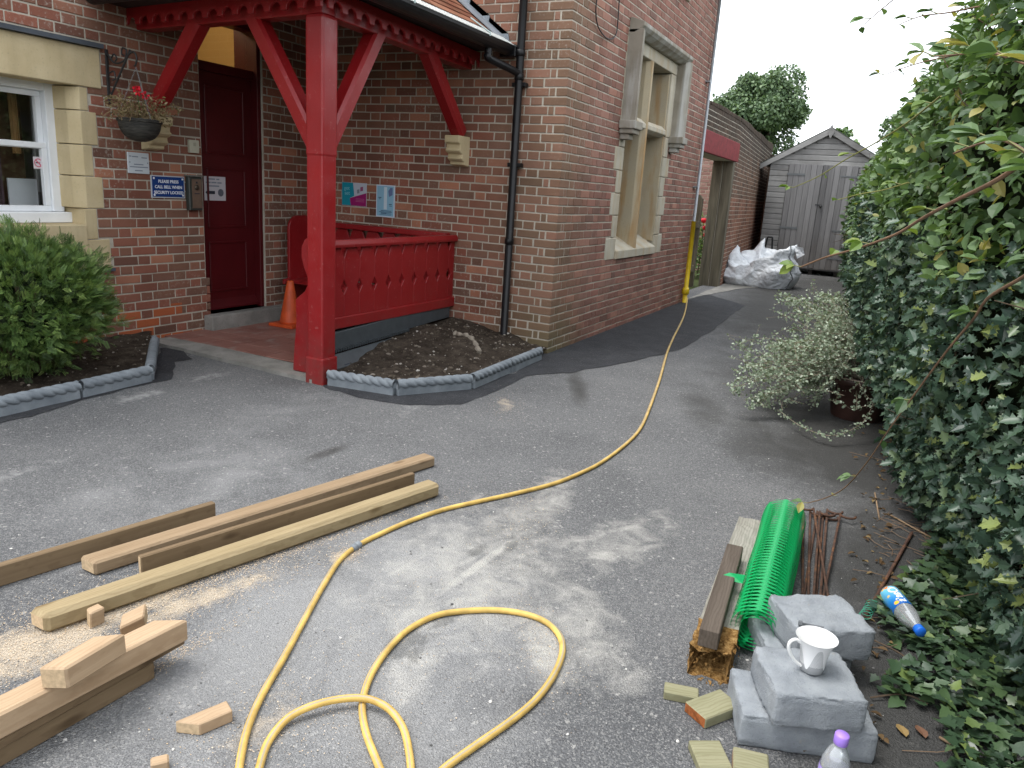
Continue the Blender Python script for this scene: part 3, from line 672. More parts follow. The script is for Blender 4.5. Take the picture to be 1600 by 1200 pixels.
mb = MB(); mb.box(-1.468,-1.450,YA-.0548,YA-.0542,1.31,1.325); mb.box(-1.485,-1.432,YA-.0548,YA-.0542,1.222,1.229); obj('print', mb, INK, ic)
obj('call_button', MB().lathe([(.024,0),(.022,.006),(.010,.008)], Matrix.Translation((-1.459,YA-.054,1.275)) @ Matrix.Rotation(rad(90),4,'X'), 16), plain('button_metal', (.10,.08,.06), .3, .5, .1, 20, 0, .6), ic, True)
bx = thing('wall_switch_box', (-1.43, YA, 1.55), 'pale beige plastic box on the wall near the top of the door frame', 'switch box')
obj('case', MB().box(-1.495, -1.395, YA-.03, YA-.001, 1.56, 1.665), flat('beige_plastic', (.55,.53,.42), .4), bx, bev=.006, seg=2)
obj('button', MB().box(-1.46, -1.43, YA-.034, YA-.0302, 1.615, 1.645), flat('beige_button', (.42,.40,.31), .4), bx, bev=.003)
pp = thing('paper_notice', (-1.2, dy, 1.25), 'white paper notice with a black arrow taped to the red door', 'notice')
pd = YA-dy-.0
obj('sheet', MB().box(-1.245, -1.000, dy-.002, dy-.0006, 1.165, 1.375), flat('paper', (.55,.53,.56), .7), pp)
mb = MB(); ay = 1.235; mb.add([(-1.233,dy-.0028,ay),(-1.202,dy-.0028,ay-.03),(-1.202,dy-.0028,ay-.014),(-1.125,dy-.0028,ay-.014),(-1.125,dy-.0028,ay+.014),(-1.202,dy-.0028,ay+.014),(-1.202,dy-.0028,ay+.03)], [(0,1,2,3,4,5,6)]); obj('arrow', mb, INK, pp)
obj('badge', MB().lathe([(.033,0),(.033,.0006)], Matrix.Translation((-1.058,dy-.0022,ay)) @ Matrix.Rotation(rad(90),4,'X'), 24), flat('badge_grey', (.12,.13,.16)), pp)
mb = MB()
for x0, x1, z in ((-1.215,-1.120,1.352),(-1.105,-1.070,1.351),(-1.225,-1.170,1.322),(-1.162,-1.105,1.322),(-1.095,-1.045,1.321),(-1.202,-1.075,1.292)): mb.box(x0, x1, dy-.0027, dy-.0022, z-.006, z+.006)
obj('print', mb, GINK, pp)
# posters on the return wall
p1 = thing('teal_and_magenta_poster', (0, 2.2, 1.18), 'teal white and magenta poster on the brick wall above the bench', 'poster')
y1_, y0_ = 2.352, 2.050; z0_, z1_ = 1.175, 1.398
obj('sheet', MB().box(-.006, -.002, y0_, y1_, z0_, z1_), flat('poster_white', (.50,.53,.60), .4), p1)
def polyB(name, pts, d, mat, par): return obj(name, MB().prism(pts, (0,0,0), (0,1,0), (0,0,1), (-1,0,0), d, d+.0008), mat, par)
polyB('teal_field', [(y1_-.002,z0_+.002),(y1_-.002,z1_-.002),(2.215,z1_-.002),(2.198,1.272),(2.252,1.248),(2.240,z0_+.002)], .0062, flat('poster_teal', (.012,.27,.36), .4), p1)
polyB('magenta_field', [(2.252,1.248),(2.052,1.305),(2.052,z0_+.002),(2.240,z0_+.002)], .0062, flat('poster_magenta', (.30,.012,.13), .4), p1)
polyB('print', [(2.165,1.295),(2.135,1.30),(2.135,1.338),(2.165,1.333)], .0064, GINK, p1); polyB('print', [(2.125,1.318),(2.092,1.325),(2.092,1.365),(2.125,1.358)], .0064, flat('poster_pink', (.30,.08,.18)), p1)
for y, z, s in ((2.29,1.325,'get'), (2.285,1.278,'set')):
    text_obj('lettering', s, .055, onB(y, z, .0075), flat('poster_pale_teal', (.20,.50,.58)), p1)
mb = MB()
for z in (1.245, 1.232, 1.219): mb.box(-.0076, -.0072, 2.075, 2.18, z-.002, z+.002)
obj('print', mb, flat('poster_pale_pink', (.50,.15,.28)), p1)
p2 = thing('blue_thermometer_poster', (0, 1.8, 1.09), 'pale blue poster with a white thermometer on the brick wall above the bench', 'poster')
obj('sheet', MB().box(-.012, -.002, 1.712, 1.927, 1.092, 1.395), flat('poster_rim', (.62,.68,.78), .4), p2)
polyB('blue_field', [(1.722,1.102),(1.917,1.102),(1.917,1.385),(1.722,1.385)], .0122, flat('poster_blue', (.26,.47,.62), .4), p2)
polyB('thermometer', [(1.80,1.165),(1.835,1.165),(1.835,1.375),(1.80,1.375)], .0132, flat('poster_bulb', (.58,.68,.76)), p2)
polyB('print', [(1.735,1.305),(1.775,1.285),(1.785,1.34),(1.760,1.372),(1.735,1.37)], .0132, flat('poster_violet', (.13,.18,.34)), p2)
mb = MB()
for a, b, z, h in ((1.745,1.87,1.152,.003),(1.74,1.89,1.140,.003),(1.80,1.87,1.128,.005),(1.745,1.795,1.126,.003),(1.75,1.885,1.114,.002),(1.865,1.90,1.275,.004),(1.875,1.895,1.262,.003),(1.74,1.775,1.215,.004),(1.74,1.77,1.20,.003)): mb.box(-.0136, -.0131, a, b, z-h, z+h)
obj('print', mb, flat('poster_ink', (.05,.10,.17)), p2)

# ------------------------------------------------------------------ hanging basket
hb = thing('hanging_basket', (-2.19, 2.5, 1.58), 'wicker hanging basket with red geraniums and dry trailing stems', 'hanging basket')
bk = MB(); n_ = 40; prof = [(.030,0)] + [(.148*math.sin(a)**.8, .145*(1-math.cos(a))) for a in np.linspace(.35, math.pi/2, 9)] + [(.153,.150),(.14,.153),(.128,.12)]
bc = Vector((-2.185, 2.48, 1.60)); bk.lathe(prof, Matrix.Translation(bc), n_, True, False)
mw = MT('dark_wicker', .7, .3); mw.color(mw.ramp(mw.noise(mw.map(mw.pos(), (8,8,90)), 1.5, 3), [(.3, (.012,.012,.012)), (.7, (.075,.07,.06))])); mw.bump(mw.noise(mw.map(mw.pos(), (10,10,110)), 1.5, 2), 1., .01)
obj('basket', bk, mw.m, hb, True)
rim = MB(); a_ = np.linspace(0, 2*math.pi, 33)
for q in range(3): rim.tube([bc + Vector((.150*math.cos(a), .150*math.sin(a), .147 + .008*math.sin(6*a + q*2.1))) for a in a_], .007, 5)
obj('rim', rim, mw.m, hb)
obj('soil', MB().lathe([(.14,.128),(.05,.145)], Matrix.Translation(bc), 20, True, True), plain('compost', (.03,.02,.012), .95), hb)
ch = MB(); tip = Vector((-2.19, 2.48, 2.12))
for q in range(3):
    a = q*2.09 + .4; e = bc + Vector((.15*math.cos(a), .15*math.sin(a), .15))
    for s in range(24):
        p, r_ = tip.lerp(e, s/24), tip.lerp(e, (s+.9)/24); off = Vector((.005, 0, 0)) if s % 2 else Vector((0, .005, 0))
        ch.tube([p-off, p.lerp(r_, .5)+off, r_-off], .0022, 4)
obj('chain', ch, plain('steel_chain', (.35,.36,.37), .35, .5, .1, 20, 0, .5), hb)
br = thing('basket_bracket', (-2.2, YA, 1.87), 'black wrought iron scroll bracket fixed to the brick wall', 'bracket')
b_ = MB(); b_.box(-2.212, -2.188, YA-.012, YA-.001, 1.865, 2.245); obj('wall_bar', b_, M_IRON, br, bev=.002)
obj('stay', MB().tube([(-2.2, YA-.01, 1.90), (-2.2, 2.52, 2.235)], .008, 6), M_IRON, br)
b_ = MB(); b_.tube(catmull([(-2.2, YA-.01, 2.22), (-2.2, 2.70, 2.15), (-2.2, 2.60, 2.16), (-2.2, 2.53, 2.21), (-2.2, 2.48, 2.22), (-2.2, 2.455, 2.18), (-2.2, 2.47, 2.135), (-2.2, 2.485, 2.125)], 6), .007, 6)
b_.tube(catmull([(-2.2, 2.74, 2.17), (-2.2, 2.70, 2.21), (-2.2, 2.67, 2.18), (-2.2, 2.69, 2.16)], 5), .006, 5); b_.tube(catmull([(-2.2, 2.58, 2.17), (-2.2, 2.56, 2.23), (-2.2, 2.60, 2.25), (-2.2, 2.615, 2.21), (-2.2, 2.59, 2.20)], 5), .006, 5)
b_.tube(catmull([(-2.2, 2.76, 2.08), (-2.2, 2.71, 2.09), (-2.2, 2.70, 2.04), (-2.2, 2.73, 2.03)], 5), .006, 5); obj('scroll', b_, M_IRON, br, True)

# ------------------------------------------------------------------ traffic cone
cn = thing('traffic_cone', (-.70, 2.40, .03), 'faded orange traffic cone between the door step and the bench', 'traffic cone')
mo = plain('faded_orange_plastic', (.52,.075,.018), .5, .4, .2, 10)
T = Matrix.Translation((-.70, 2.40, .028))
obj('base', MB().box(-.845, -.555, 2.255, 2.545, .028, .058), mo, cn, bev=.01, seg=2)
obj('body', MB().lathe([(.105,.03),(.10,.05),(.032,.42),(.026,.435),(.02,.435)], T, 24), mo, cn, True)
# ------------------------------------------------------------------ grey plastic channels stacked under the bench panel
gpl = plain('grey_plastic', (.060,.068,.075), .5, .4, .15, 14, .1)
gq = thing('plastic_drain_channel', (-1.3, .95, .05), 'grey slotted plastic drain channel lying under the red bench panel', 'drain channel')
M = frame((-1.985, 1.005, .155), (-.06, 1.035, .215)); L = 1.93
m_ = MB(); m_.box(0, L, -.02, .02, 0, .135); m_.v = [tuple(M @ Vector(p)) for p in m_.v]; obj('side_panel', m_, gpl, gq, bev=.004)
m_ = MB()
for k in range(40):
    x = .02 + k*.03; m_.box(x, x+.012, -.045, -.021, -.012, .010)
m_.v = [tuple(M @ Vector(p)) for p in m_.v]; obj('slot_bar', m_, gpl, gq)
gq2 = thing('plastic_channel_lid', (-1.6, .88, .03), 'sloping grey plastic panel half buried in soil beside the porch post', 'plastic panel')
M = frame((-1.985, .965, .135), (-.9, 1.0, .16), up=(0,-.62,.78)); m_ = MB(); m_.box(0, 1.05, -.13, .0, -.012, .0); m_.box(0, 1.05, -.165, -.1305, -.03, -.014); m_.box(0, .8, -.185, -.1655, -.045, -.03); m_.v = [tuple(M @ Vector(p)) for p in m_.v]
obj('panel', m_, gpl, gq2, bev=.003)
m_ = MB(); m_.box(.2, .26, -.118, -.108, .0002, .001); m_.v = [tuple(M @ Vector(p)) for p in m_.v]; obj('print', m_, INK, gq2)
# ------------------------------------------------------------------ ground
def mk_tarmac(name, fresh=False):
    m = MT(name, .85, .25); p = m.pos()
    vor = m.n('TexVoronoi', Vector=p, Scale=190.).outputs
    chip = m.n('TexVoronoi', dict(feature='F1'), Vector=p, Scale=95.)
    cr = m.sep(chip.outputs['Color'])[0]
    if fresh:
        c = m.ramp(m.noise(p, 5, 5), [(.3, (.024,.025,.029)), (.7, (.042,.044,.049))])
        c = m.mix(m.ramp(cr, [(.86, 0), (.95, .5)]), c, (.09,.09,.09)); wet = None
        m.color(c); m.set('Roughness', .75); m.bump(m.math('ADD', vor['Distance'], m.noise(p, 60, 3)), .7, .006); return m.m
    fine = m.n('TexVoronoi', dict(feature='F1'), Vector=p, Scale=210.); fr = m.sep(fine.outputs['Color'])[0]
    base = m.ramp(m.noise(p, 1.1, 6), [(.3, (.100,.102,.106)), (.5, (.130,.132,.136)), (.7, (.160,.161,.163))])
    c = m.mix(m.ramp(fr, [(.1, .5), (.4, 0)]), base, (.055,.056,.060))                          # dark stones
    c = m.mix(m.ramp(fr, [(.66, 0), (.92, .5)]), c, (.30,.295,.285))                             # pale chippings
    c = m.mix(m.ramp(cr, [(.978, 0), (.985, .55)], 'CONSTANT'), c, (.40,.39,.37))
    grain = m.noise(p, 330, 2)
    def add(col, k, pts, lo=.4, hi=.62, sc=7., amp=1.5, spk=.5):
        nonlocal c; tot = None
        for q in pts:
            bl = m.math('MULTIPLY', m.blob(p, q[0], *q[1:4]), q[4] if len(q) > 4 else 1.)
            tot = bl if tot is None else m.math('MAXIMUM', tot, bl)
        nz = m.math('MULTIPLY', m.math('SUBTRACT', m.noise(p, sc, 8, .68, .6), .5), amp*2.2)
        f = m.ramp(m.math('ADD', tot, m.math('MULTIPLY', nz, m.ramp(tot, [(0, 0), (.12, 1)]))), [(lo, 0), (hi+.25, 1)])
        if spk: f = m.math('MULTIPLY', f, m.ramp(m.math('ADD', m.math('MULTIPLY', grain, 1.), m.math('MULTIPLY', f, .22)), [(.42, 1-spk), (.60, 1)]))
        c = m.mix(m.math('MULTIPLY', f, k, True), c, col)
        return f
    an = -.78
    # pale grey dust trodden over the front of the yard
    add((.36,.36,.36), .5, [(G(560,1000), 1.5, 1.0, .3), (G(300,760), 1.4, .8, .2, .45), (G(430,650), 1.2, .5, .1, .35)], .2, .8, 2.5, .9, .35)
    # cut sawdust: blown streaks, piles by the saw
    add((.48,.465,.43), .75, [(G(740,890), 1.0, .6, .2, .58), (G(860,775), .55, .16, .25, .6), (G(975,845), .6, .22, -.15, .55), (G(905,985), .2, .55, -.75, .6), (G(752,880), .62, .045, math.atan2(G(868,797)[1]-G(640,965)[1], G(868,797)[0]-G(640,965)[0]), 1.), (G(820,815), .42, .16, .25, .6), (G(760,900), .18, .6, -1.0, .6), (G(850,1010), .14, .36, -.9, .7), (G(700,860), .3, .16, .1, .45), (G(880,860), .3, .16, -.2, .5), (G(640,1060), .30, .12, .4, .6), (G(900,930), .12, .4, -.6, .5)], .12, .95, 8., 1.0, .8)
    add((.50,.42,.32), .8, [(G(60,1010), .45, .22, -.2), (G(330,930), .45, .10, -.25, .9), (G(160,960), .5, .18, -.25), (G(540,868), .10, .07, 0., 1.), (G(420,1140), .25, .16, 0., .5), (G(790,630), .35, .10, .5, .6)], .3, .9, 9., 1.0, .8)
    # scuffs of spilt white cement near the beds
    add((.38,.38,.37), .65, [(G(215,620), .34, .16, 0, .7), (G(330,588), .30, .15, 0, .65), (G(20,740), .45, .12, 0, .55), (G(640,640), .5, .10, .2, .5)], .3, .8, 14., 1.3, .6)
    # damp, mossy ground beside the hedge and beyond the patch
    wet = add((.036,.035,.032), .82, [(G(1330,700), 1.6, .85, .1), (G(1260,600), 2.2, 1.05, .2), (G(1240,480), 6.5, 1.5, .12), (G(1300,455), 6., 1.8, 0.), (G(1400,900), 1.6, .52, 0, .95), (G(1420,1120), 1.2, .45, 0, .95), (G(1200,690), .9, .5, .2, .6), (G(900,600), .9, .12, .45, .6), (G(510,708), .28, .07, 0, .7), (G(1100,640), 1.1, .25, .3, .55)], .10, .55, 3., .55, 0.)
    add((.07,.071,.07), .5, [(G(800,850), .16, .05, .2), (G(745,860), .14, .05, -.1), (G(700,960), .16, .06, 0), (G(640,1010), .2, .1, 0)], .4, .6, 10.)
    m.color(c); m.set('Roughness', m.mix(wet, (.88,.88,.88), (.72,.72,.72)))
    m.bump(m.math('ADD', m.math('MULTIPLY', vor['Distance'], 1.2), m.math('MULTIPLY', m.noise(p, 14, 4), 1.2)), .75, .006)
    return m.m
M_TAR = mk_tarmac('worn_tarmac'); M_TAR2 = mk_tarmac('fresh_tarmac', True)
def mk_earth():
    m = MT('earth', .97, .1); p = m.pos(); c = m.ramp(m.noise(p, 9, 8, .7), [(.3, (.022,.017,.013)), (.5, (.055,.043,.033)), (.72, (.105,.085,.066))])
    c = m.mix(m.ramp(m.noise(p, 70, 3), [(.62, 0), (.72, .6)]), c, (.17,.14,.11)); m.color(c); m.bump(m.noise(p, 55, 8, .7), 1., .02); return m.m
M_EARTH = mk_earth()
tag(obj('ground', MB().add([(-150,-150,-.02),(150,-150,-.02),(150,150,-.02),(-150,150,-.02)], [(0,1,2,3)]), plain('rough_grass', (.05,.065,.025), .95, .1, .4, 2, .5)), kind='structure')
def grid_sheet(name, x0, x1, y0, y1, nx, ny, fz, mat, inside=None):
    xs = np.linspace(x0, x1, nx); ys = np.linspace(y0, y1, ny); mb = MB(); idx = {}
    vs = [(x, y, fz(x, y)) for y in ys for x in xs]; fs = []
    for j in range(ny-1):
        for i in range(nx-1):
            if inside is None or inside((xs[i]+xs[i+1])/2, (ys[j]+ys[j+1])/2): fs.append((j*nx+i, j*nx+i+1, (j+1)*nx+i+1, (j+1)*nx+i))
    mb.add(vs, fs); return obj(name, mb, mat, None, True)
tag(obj('tarmac_yard', MB().add([(-14,-3.6,0),(12.6,-3.6,0),(12.6,.3,0),(4.9,.3,0),(4.9,.02,0),(0.05,.02,0),(.05,2.9,0),(-14,2.9,0)], [tuple(range(8))]), M_TAR), kind='structure')
def ragged(P, n=6, amp=.018, seed=1):
    r = np.random.default_rng(seed); out = []
    for i in range(len(P)):
        a, b = np.array(P[i][:2]), np.array(P[(i+1) % len(P)][:2])
        for k in range(n): out.append(a + (b-a)*k/n + (r.normal(size=2)*amp if k else r.normal(size=2)*amp*.3))
    return out
def sheet(name, pts, z, mat):
    return tag(obj(name, MB().add([(p[0], p[1], z) for p in pts], [tuple(range(len(pts)))]), mat), kind='structure')
pc = [(-.30,-.03), (.0,.012), (1.0,.012), (2.5,.012), (4.98,.012), (6.1,-.10), tuple(G(1165,478)[:2]), tuple(G(1140,494)[:2]), tuple(G(1105,522)[:2]), tuple(G(1060,547)[:2]), tuple(G(990,565)[:2]), tuple(G(900,582)[:2]), tuple(G(850,585)[:2]), tuple(G(790,593)[:2])]
def ccw(P):
    a = sum(P[i][0]*P[(i+1)%len(P)][1] - P[(i+1)%len(P)][0]*P[i][1] for i in range(len(P))); return P if a > 0 else P[::-1]
sheet('fresh_tarmac_patch', ccw(ragged(pc, 5, .012, 3)), .004, M_TAR2)
pl_ = [(-5.6,1.66), (-4.6,1.66), (-3.82,1.67), (-3.3,1.69), (-2.80,1.71), (-2.45,2.10), (-2.08,2.52), (-1.93,2.50), tuple(G(300,562)[:2]), tuple(G(272,566)[:2]), tuple(G(268,593)[:2]), tuple(G(215,604)[:2]), tuple(G(130,625)[:2]), tuple(G(60,648)[:2]), tuple(G(0,662)[:2]), (-4.6,1.45), (-5.6,1.45)]
sheet('fresh_tarmac_patch', ccw(ragged(pl_, 4, .010, 5)), .004, M_TAR2)
pr_ = [tuple(G(*q)[:2]) for q in ((505,604),(560,622),(640,634),(720,632),(760,618),(830,585),(780,585),(700,608),(600,612),(520,598))]
sheet('fresh_tarmac_patch', ccw(ragged(pr_, 4, .010, 6)), .003, M_TAR2)
sheet('concrete_apron', ccw(ragged([(5.02,.03),(5.4,-.03),(6.3,-.14),(7.6,-.36),(8.5,-.80),(9.3,-1.0),(9.3,-.3),(8.6,.06),(7.5,.04)], 5, .015, 8)), .007, M_CONC)
# porch floor: concrete kerb strip and red quarry tiles
fl = thing('porch_floor', (-1.0, 1.8, 0), 'red tiled porch floor edged with a concrete strip', 'floor'); del fl['category']; del fl['label']; fl['kind'] = 'structure'
ks = ragged([(-2.02,2.62), (-2.05,2.2), (-2.09,1.6), (-2.13,1.05), (-2.15,.80), (-1.98,.80), (-1.86,1.25), (-1.83,1.7), (-1.80,2.2), (-1.78,2.60), (-1.50,2.66), (-1.50,2.70), (-1.95,2.74)], 3, .006, 9)
m_ = MB(); m_.prism(ccw([tuple(p) for p in ks]), (0,0,0), (1,0,0), (0,1,0), (0,0,1), -.02, .028); obj('kerb_strip', m_, M_CONC, fl)
mq = MT('quarry_tile', .6, .35); q_ = mq.pos(); cq = mq.ramp(mq.noise(q_, 4, 6), [(.3, (.20,.085,.065)), (.7, (.29,.145,.115))]); cq = mq.mix(mq.ramp(mq.noise(q_, 7, 5), [(.55, 0), (.75, .8)]), cq, (.33,.29,.26)); mq.color(mq.mix(.25, cq, mq.mix(mq.orand(), (.15,.06,.05), (.34,.17,.14)))); mq.bump(mq.noise(q_, 60, 4), .25, .004)
obj('floor_bed', MB().box(-1.90, -.005, .95, YA-.002, -.02, .018), plain('grout', (.16,.12,.10), .95), fl)
tmq = bpy.data.meshes.new('quarry_tile'); t = MB(); t.box(-.1125, .1125, -.1125, .1125, 0, .011); tmq.from_pydata(t.v, [], t.f); tmq.materials.append(mq.m)
bmq = bmesh.new(); bmq.from_mesh(tmq); bmesh.ops.bevel(bmq, geom=[e for e in bmq.edges], offset=.003, segments=1, affect='EDGES'); bmq.to_mesh(tmq); bmq.free()
for i in range(8):
    for j in range(8):
        x, y = -1.70 + i*.228, 1.08 + j*.228
        if x > -.10 or y > 2.72: continue
        o = bpy.data.objects.new('quarry_tile', tmq); link(o, fl); o.location = (x, y, .018 + random.uniform(-.001, .001)); o.rotation_euler.z = random.choice((0, math.pi/2))
# ------------------------------------------------------------------ planting beds
bedR = [(-2.09,.78), (-2.03,.27), (-1.54,-.05), (-.27,-.03), (0.0,.02), (0.0,1.05), (-1.98,1.05)]
bedL = [(-5.6,1.73), (-3.82,1.73), (-2.80,1.77), (-2.13,2.54), (-1.98,2.75), (-1.9,2.80), (-5.6,2.80)]
def inpoly(x, y, P):
    c = False
    for i in range(len(P)):
        (x1, y1), (x2, y2) = P[i], P[i-1]
        if (y1 > y) != (y2 > y) and x < (x2-x1)*(y-y1)/(y2-y1) + x1: c = not c
    return c
def edged(P):
    def d(x, y):
        m = 9
        for i in range(len(P)):
            a, b = np.array(P[i]), np.array(P[(i+1) % len(P)]); t = np.clip(np.dot(np.array([x, y])-a, b-a)/np.dot(b-a, b-a), 0, 1); m = min(m, np.linalg.norm(np.array([x, y])-a-(b-a)*t))
        return m
    return d
def hR(x, y):
    n = vnoise([(x, y, 0)], 6, 3)[0]*.018 + vnoise([(x, y, 0)], 22, 4)[0]*.008
    e = max(0, min(1, (y + .05)/.9)); b = .045 + .15*e*max(0, min(1, (x + 1.9)/1.2))
    return b + n + .05*math.exp(-((x+.75)**2 + (y-.45)**2)/.08)
def hL(x, y): return .05 + vnoise([(x, y, 0)], 6, 8)[0]*.02 + vnoise([(x, y, 0)], 24, 9)[0]*.009 + .05*max(0, y-1.8)
tag(grid_sheet('soil_bed', -2.14, .01, -.10, 1.06, 90, 54, hR, M_EARTH, lambda x, y: inpoly(x, y, bedR)), kind='structure')
tag(grid_sheet('soil_bed', -5.6, -1.85, 1.70, 2.81, 120, 46, hL, M_EARTH, lambda x, y: inpoly(x, y, bedL)), kind='structure')
def pebbles(name, n, sampler, smin, smax, mat, seed=0):
    r = np.random.default_rng(seed); t = (1+5**.5)/2
    ico = np.array([(-1,t,0),(1,t,0),(-1,-t,0),(1,-t,0),(0,-1,t),(0,1,t),(0,-1,-t),(0,1,-t),(t,0,-1),(t,0,1),(-t,0,-1),(-t,0,1)])/1.9
    F = [(0,11,5),(0,5,1),(0,1,7),(0,7,10),(0,10,11),(1,5,9),(5,11,4),(11,10,2),(10,7,6),(7,1,8),(3,9,4),(3,4,2),(3,2,6),(3,6,8),(3,8,9),(4,9,5),(2,4,11),(6,2,10),(8,6,7),(9,8,1)]
    mb = MB()
    for k in range(n):
        p = sampler(r); s = smin*(smax/smin)**(r.random()**2.2); v = ico*(1 + r.normal(size=(12,1))*.16)*np.array([1, r.uniform(.6,1), r.uniform(.4,.8)])*s; a = r.uniform(0, 6.3)
        v = v @ np.array([[math.cos(a), -math.sin(a), 0], [math.sin(a), math.cos(a), 0], [0,0,1]]); mb.r = r.random(); mb.add(v + np.array(p), F)
    return tag(obj(name, mb, mat), kind='stuff')
mp = MT('bed_stones', .9, .2); mp.color(mp.ramp(mp.rnd(), [(0, (.05,.04,.03)), (.55, (.10,.08,.06)), (.85, (.20,.17,.14)), (1, (.46,.43,.39))])); M_PEB = mp.m
def sR(r):
    while True:
        x, y = r.uniform(-2.08,-.01), r.uniform(-.04,1.0)
        if inpoly(x, y, bedR): return (x, y, hR(x, y)+.002)
def sL(r):
    while True:
        x, y = r.uniform(-5.2,-1.95), r.uniform(1.74,2.77)
        if inpoly(x, y, bedL): return (x, y, hL(x, y)+.002)
pebbles('soil_stones', 900, sR, .004, .022, M_PEB, 1); pebbles('soil_stones', 500, sL, .004, .018, M_PEB, 2)
# lump of old mortar lying on the soil
lm = MB(); path = catmull([(-.62,.62,0),(-.66,.50,0),(-.72,.36,0),(-.86,.24,0)], 6); lm.tube([(p[0], p[1], hR(p[0], p[1])+.006) for p in path], [.020+.009*math.sin(i*2.1) for i in range(len(path))], 9)
v = np.array(lm.v); v += (vnoise(v, 30, 5)[:,None]*np.array([.012,.012,.01])); lm.v = [tuple(q) for q in v]
tag(obj('mortar_lump', lm, plain('old_mortar', (.27,.235,.19), .95, .1, .25, 30, .6)), 'long pale lump of old mortar lying on the soil', 'mortar lump')
# rope topped edging stones
M_EDGE = MT('edging_concrete', .9, .2)
def _e():
    m = M_EDGE; p = m.pos(); c = m.ramp(m.noise(p, 9, 6), [(.3, (.15,.170,.19)), (.7, (.235,.26,.28))]); c = m.mix(m.ramp(m.noise(p, 120, 2), [(.6, 0), (.75, .4)]), c, (.08,.09,.10)); m.color(c); m.bump(m.noise(p, 150, 4), .3, .003); return m.m
M_EDGE = _e()
def edging(a, b, label, group=None):
    a, b = np.array([*a, 0.]), np.array([*b, 0.]); L = np.linalg.norm(b-a); t = thing('edging_stone', a, label, 'edging stone', group)
    M = frame(a, b); m_ = MB(); m_.prism([(-.026,-.04),(.026,-.04),(.022,.062),(-.022,.062)], (0,0,0), (0,1,0), (0,0,1), (1,0,0), .002, L-.002); m_.v = [tuple(M @ Vector(p)) for p in m_.v]
    obj('base', m_, M_EDGE, t, bev=.005)
    nL = int(L/.0075); n = 28; vs = []
    for i in range(nL+1):
        x = .001 + (L-.002)*i/nL; tw = x*2*math.pi/.21
        for j in range(n):
            an = 2*math.pi*j/n; r_ = .036*(1 - .34*(1-abs(math.cos((an - tw)*1.5)))**1.6); vs.append(tuple(M @ Vector((x, r_*math.cos(an), .078 + r_*math.sin(an)))))
    fs = [(i*n+j, i*n+(j+1)%n, (i+1)*n+(j+1)%n, (i+1)*n+j)[::-1] for i in range(nL) for j in range(n)] + [tuple(range(n))[::-1], tuple(nL*n+j for j in range(n))]
    obj('rope_top', MB().add(vs, fs), M_EDGE, t, True)
edging((-2.105,.765), (-2.035,.245), 'grey rope topped edging stone next to the red porch post')
edging((-2.03,.235), (-1.54,-.075), 'grey rope topped edging stone where the soil bed turns its corner')
edging((-1.53,-.078), (-.90,-.060), 'grey rope topped edging stone in the straight run towards the brick corner')
edging((-.893,-.060), (-.27,-.045), 'grey rope topped edging stone ending at the foot of the brick corner')
edging((-3.32,1.71), (-2.80,1.735), 'grey rope topped edging stone below the evergreen bush, nearest the bend')
for k in range(3): edging((-3.33-.74*(k+1), 1.705), (-3.33-.74*k-.006, 1.708), 'grey rope topped edging stone in the straight run below the evergreen bush', 'edging stones of the bush bed')
edging((-2.79,1.745), (-2.12,2.525), 'grey rope topped edging stone angled back to the brick wall beside the bush')
# ------------------------------------------------------------------ timber
def mk_wood(name, a, b, dark, k=.5, grain=26., rough=.75):
    m = MT(name, rough, .25); o = m.oco(); r = m.orand()
    off = m.n('VectorMath', dict(operation='ADD'), i0=o, i1=m.n('CombineXYZ', X=m.math('MULTIPLY', r, 37.), Y=m.math('MULTIPLY', r, 11.), Z=0.).outputs[0]).outputs[0]
    v = m.map(off, (1.6, grain, grain)); n1 = m.noise(v, 1.4, 6, .6, .9)
    c = m.ramp(n1, [(.28, a), (.72, b)])
    w2 = m.n('TexWave', dict(wave_type='BANDS', bands_direction='Y'), Vector=m.map(off, (.5, 1, 1)), Scale=28., Distortion=7., Detail=3.).outputs['Fac']
    c = m.mix(m.math('MULTIPLY', m.ramp(w2, [(.55, 0), (.9, 1)]), k*.5), c, dark)
    kn = m.n('TexVoronoi', Vector=m.map(off, (3.2, 9, 9)), Scale=1.).outputs['Distance']; c = m.mix(m.ramp(kn, [(.06, .8), (.16, 0)]), c, dark)
    c = m.mix(m.math('MULTIPLY', m.noise(off, 5, 4), k), c, m.mix(1., c, (.62,.58,.5), 'MULTIPLY'))
    m.color(c); m.bump(m.noise(v, 5, 4), .15, .003); return m.m
W_GREEN = mk_wood('treated_pine', (.29,.225,.125), (.39,.31,.185), (.17,.115,.055))
W_BROWN = mk_wood('brown_plank', (.165,.112,.065), (.235,.168,.10), (.085,.053,.028))
W_MID = mk_wood('sawn_pine', (.27,.19,.115), (.36,.265,.17), (.16,.10,.055))
W_FRESH = mk_wood('fresh_pine', (.38,.265,.165), (.50,.365,.24), (.24,.145,.075), .4)
W_END = plain('end_grain', (.50,.37,.23), .85, .15, .2, 90)
W_OLD = mk_wood('weathered_timber', (.23,.22,.19), (.37,.36,.32), (.11,.10,.085), .6)
W_DARK = mk_wood('dark_old_timber', (.075,.058,.045), (.13,.105,.085), (.03,.024,.018), .5)
W_MOSS = mk_wood('mossy_offcut_wood', (.22,.215,.125), (.31,.30,.195), (.14,.115,.06), .5)
W_GREY = mk_wood('silvered_shed_wood', (.11,.105,.10), (.21,.205,.20), (.05,.047,.045), .5, 30.)
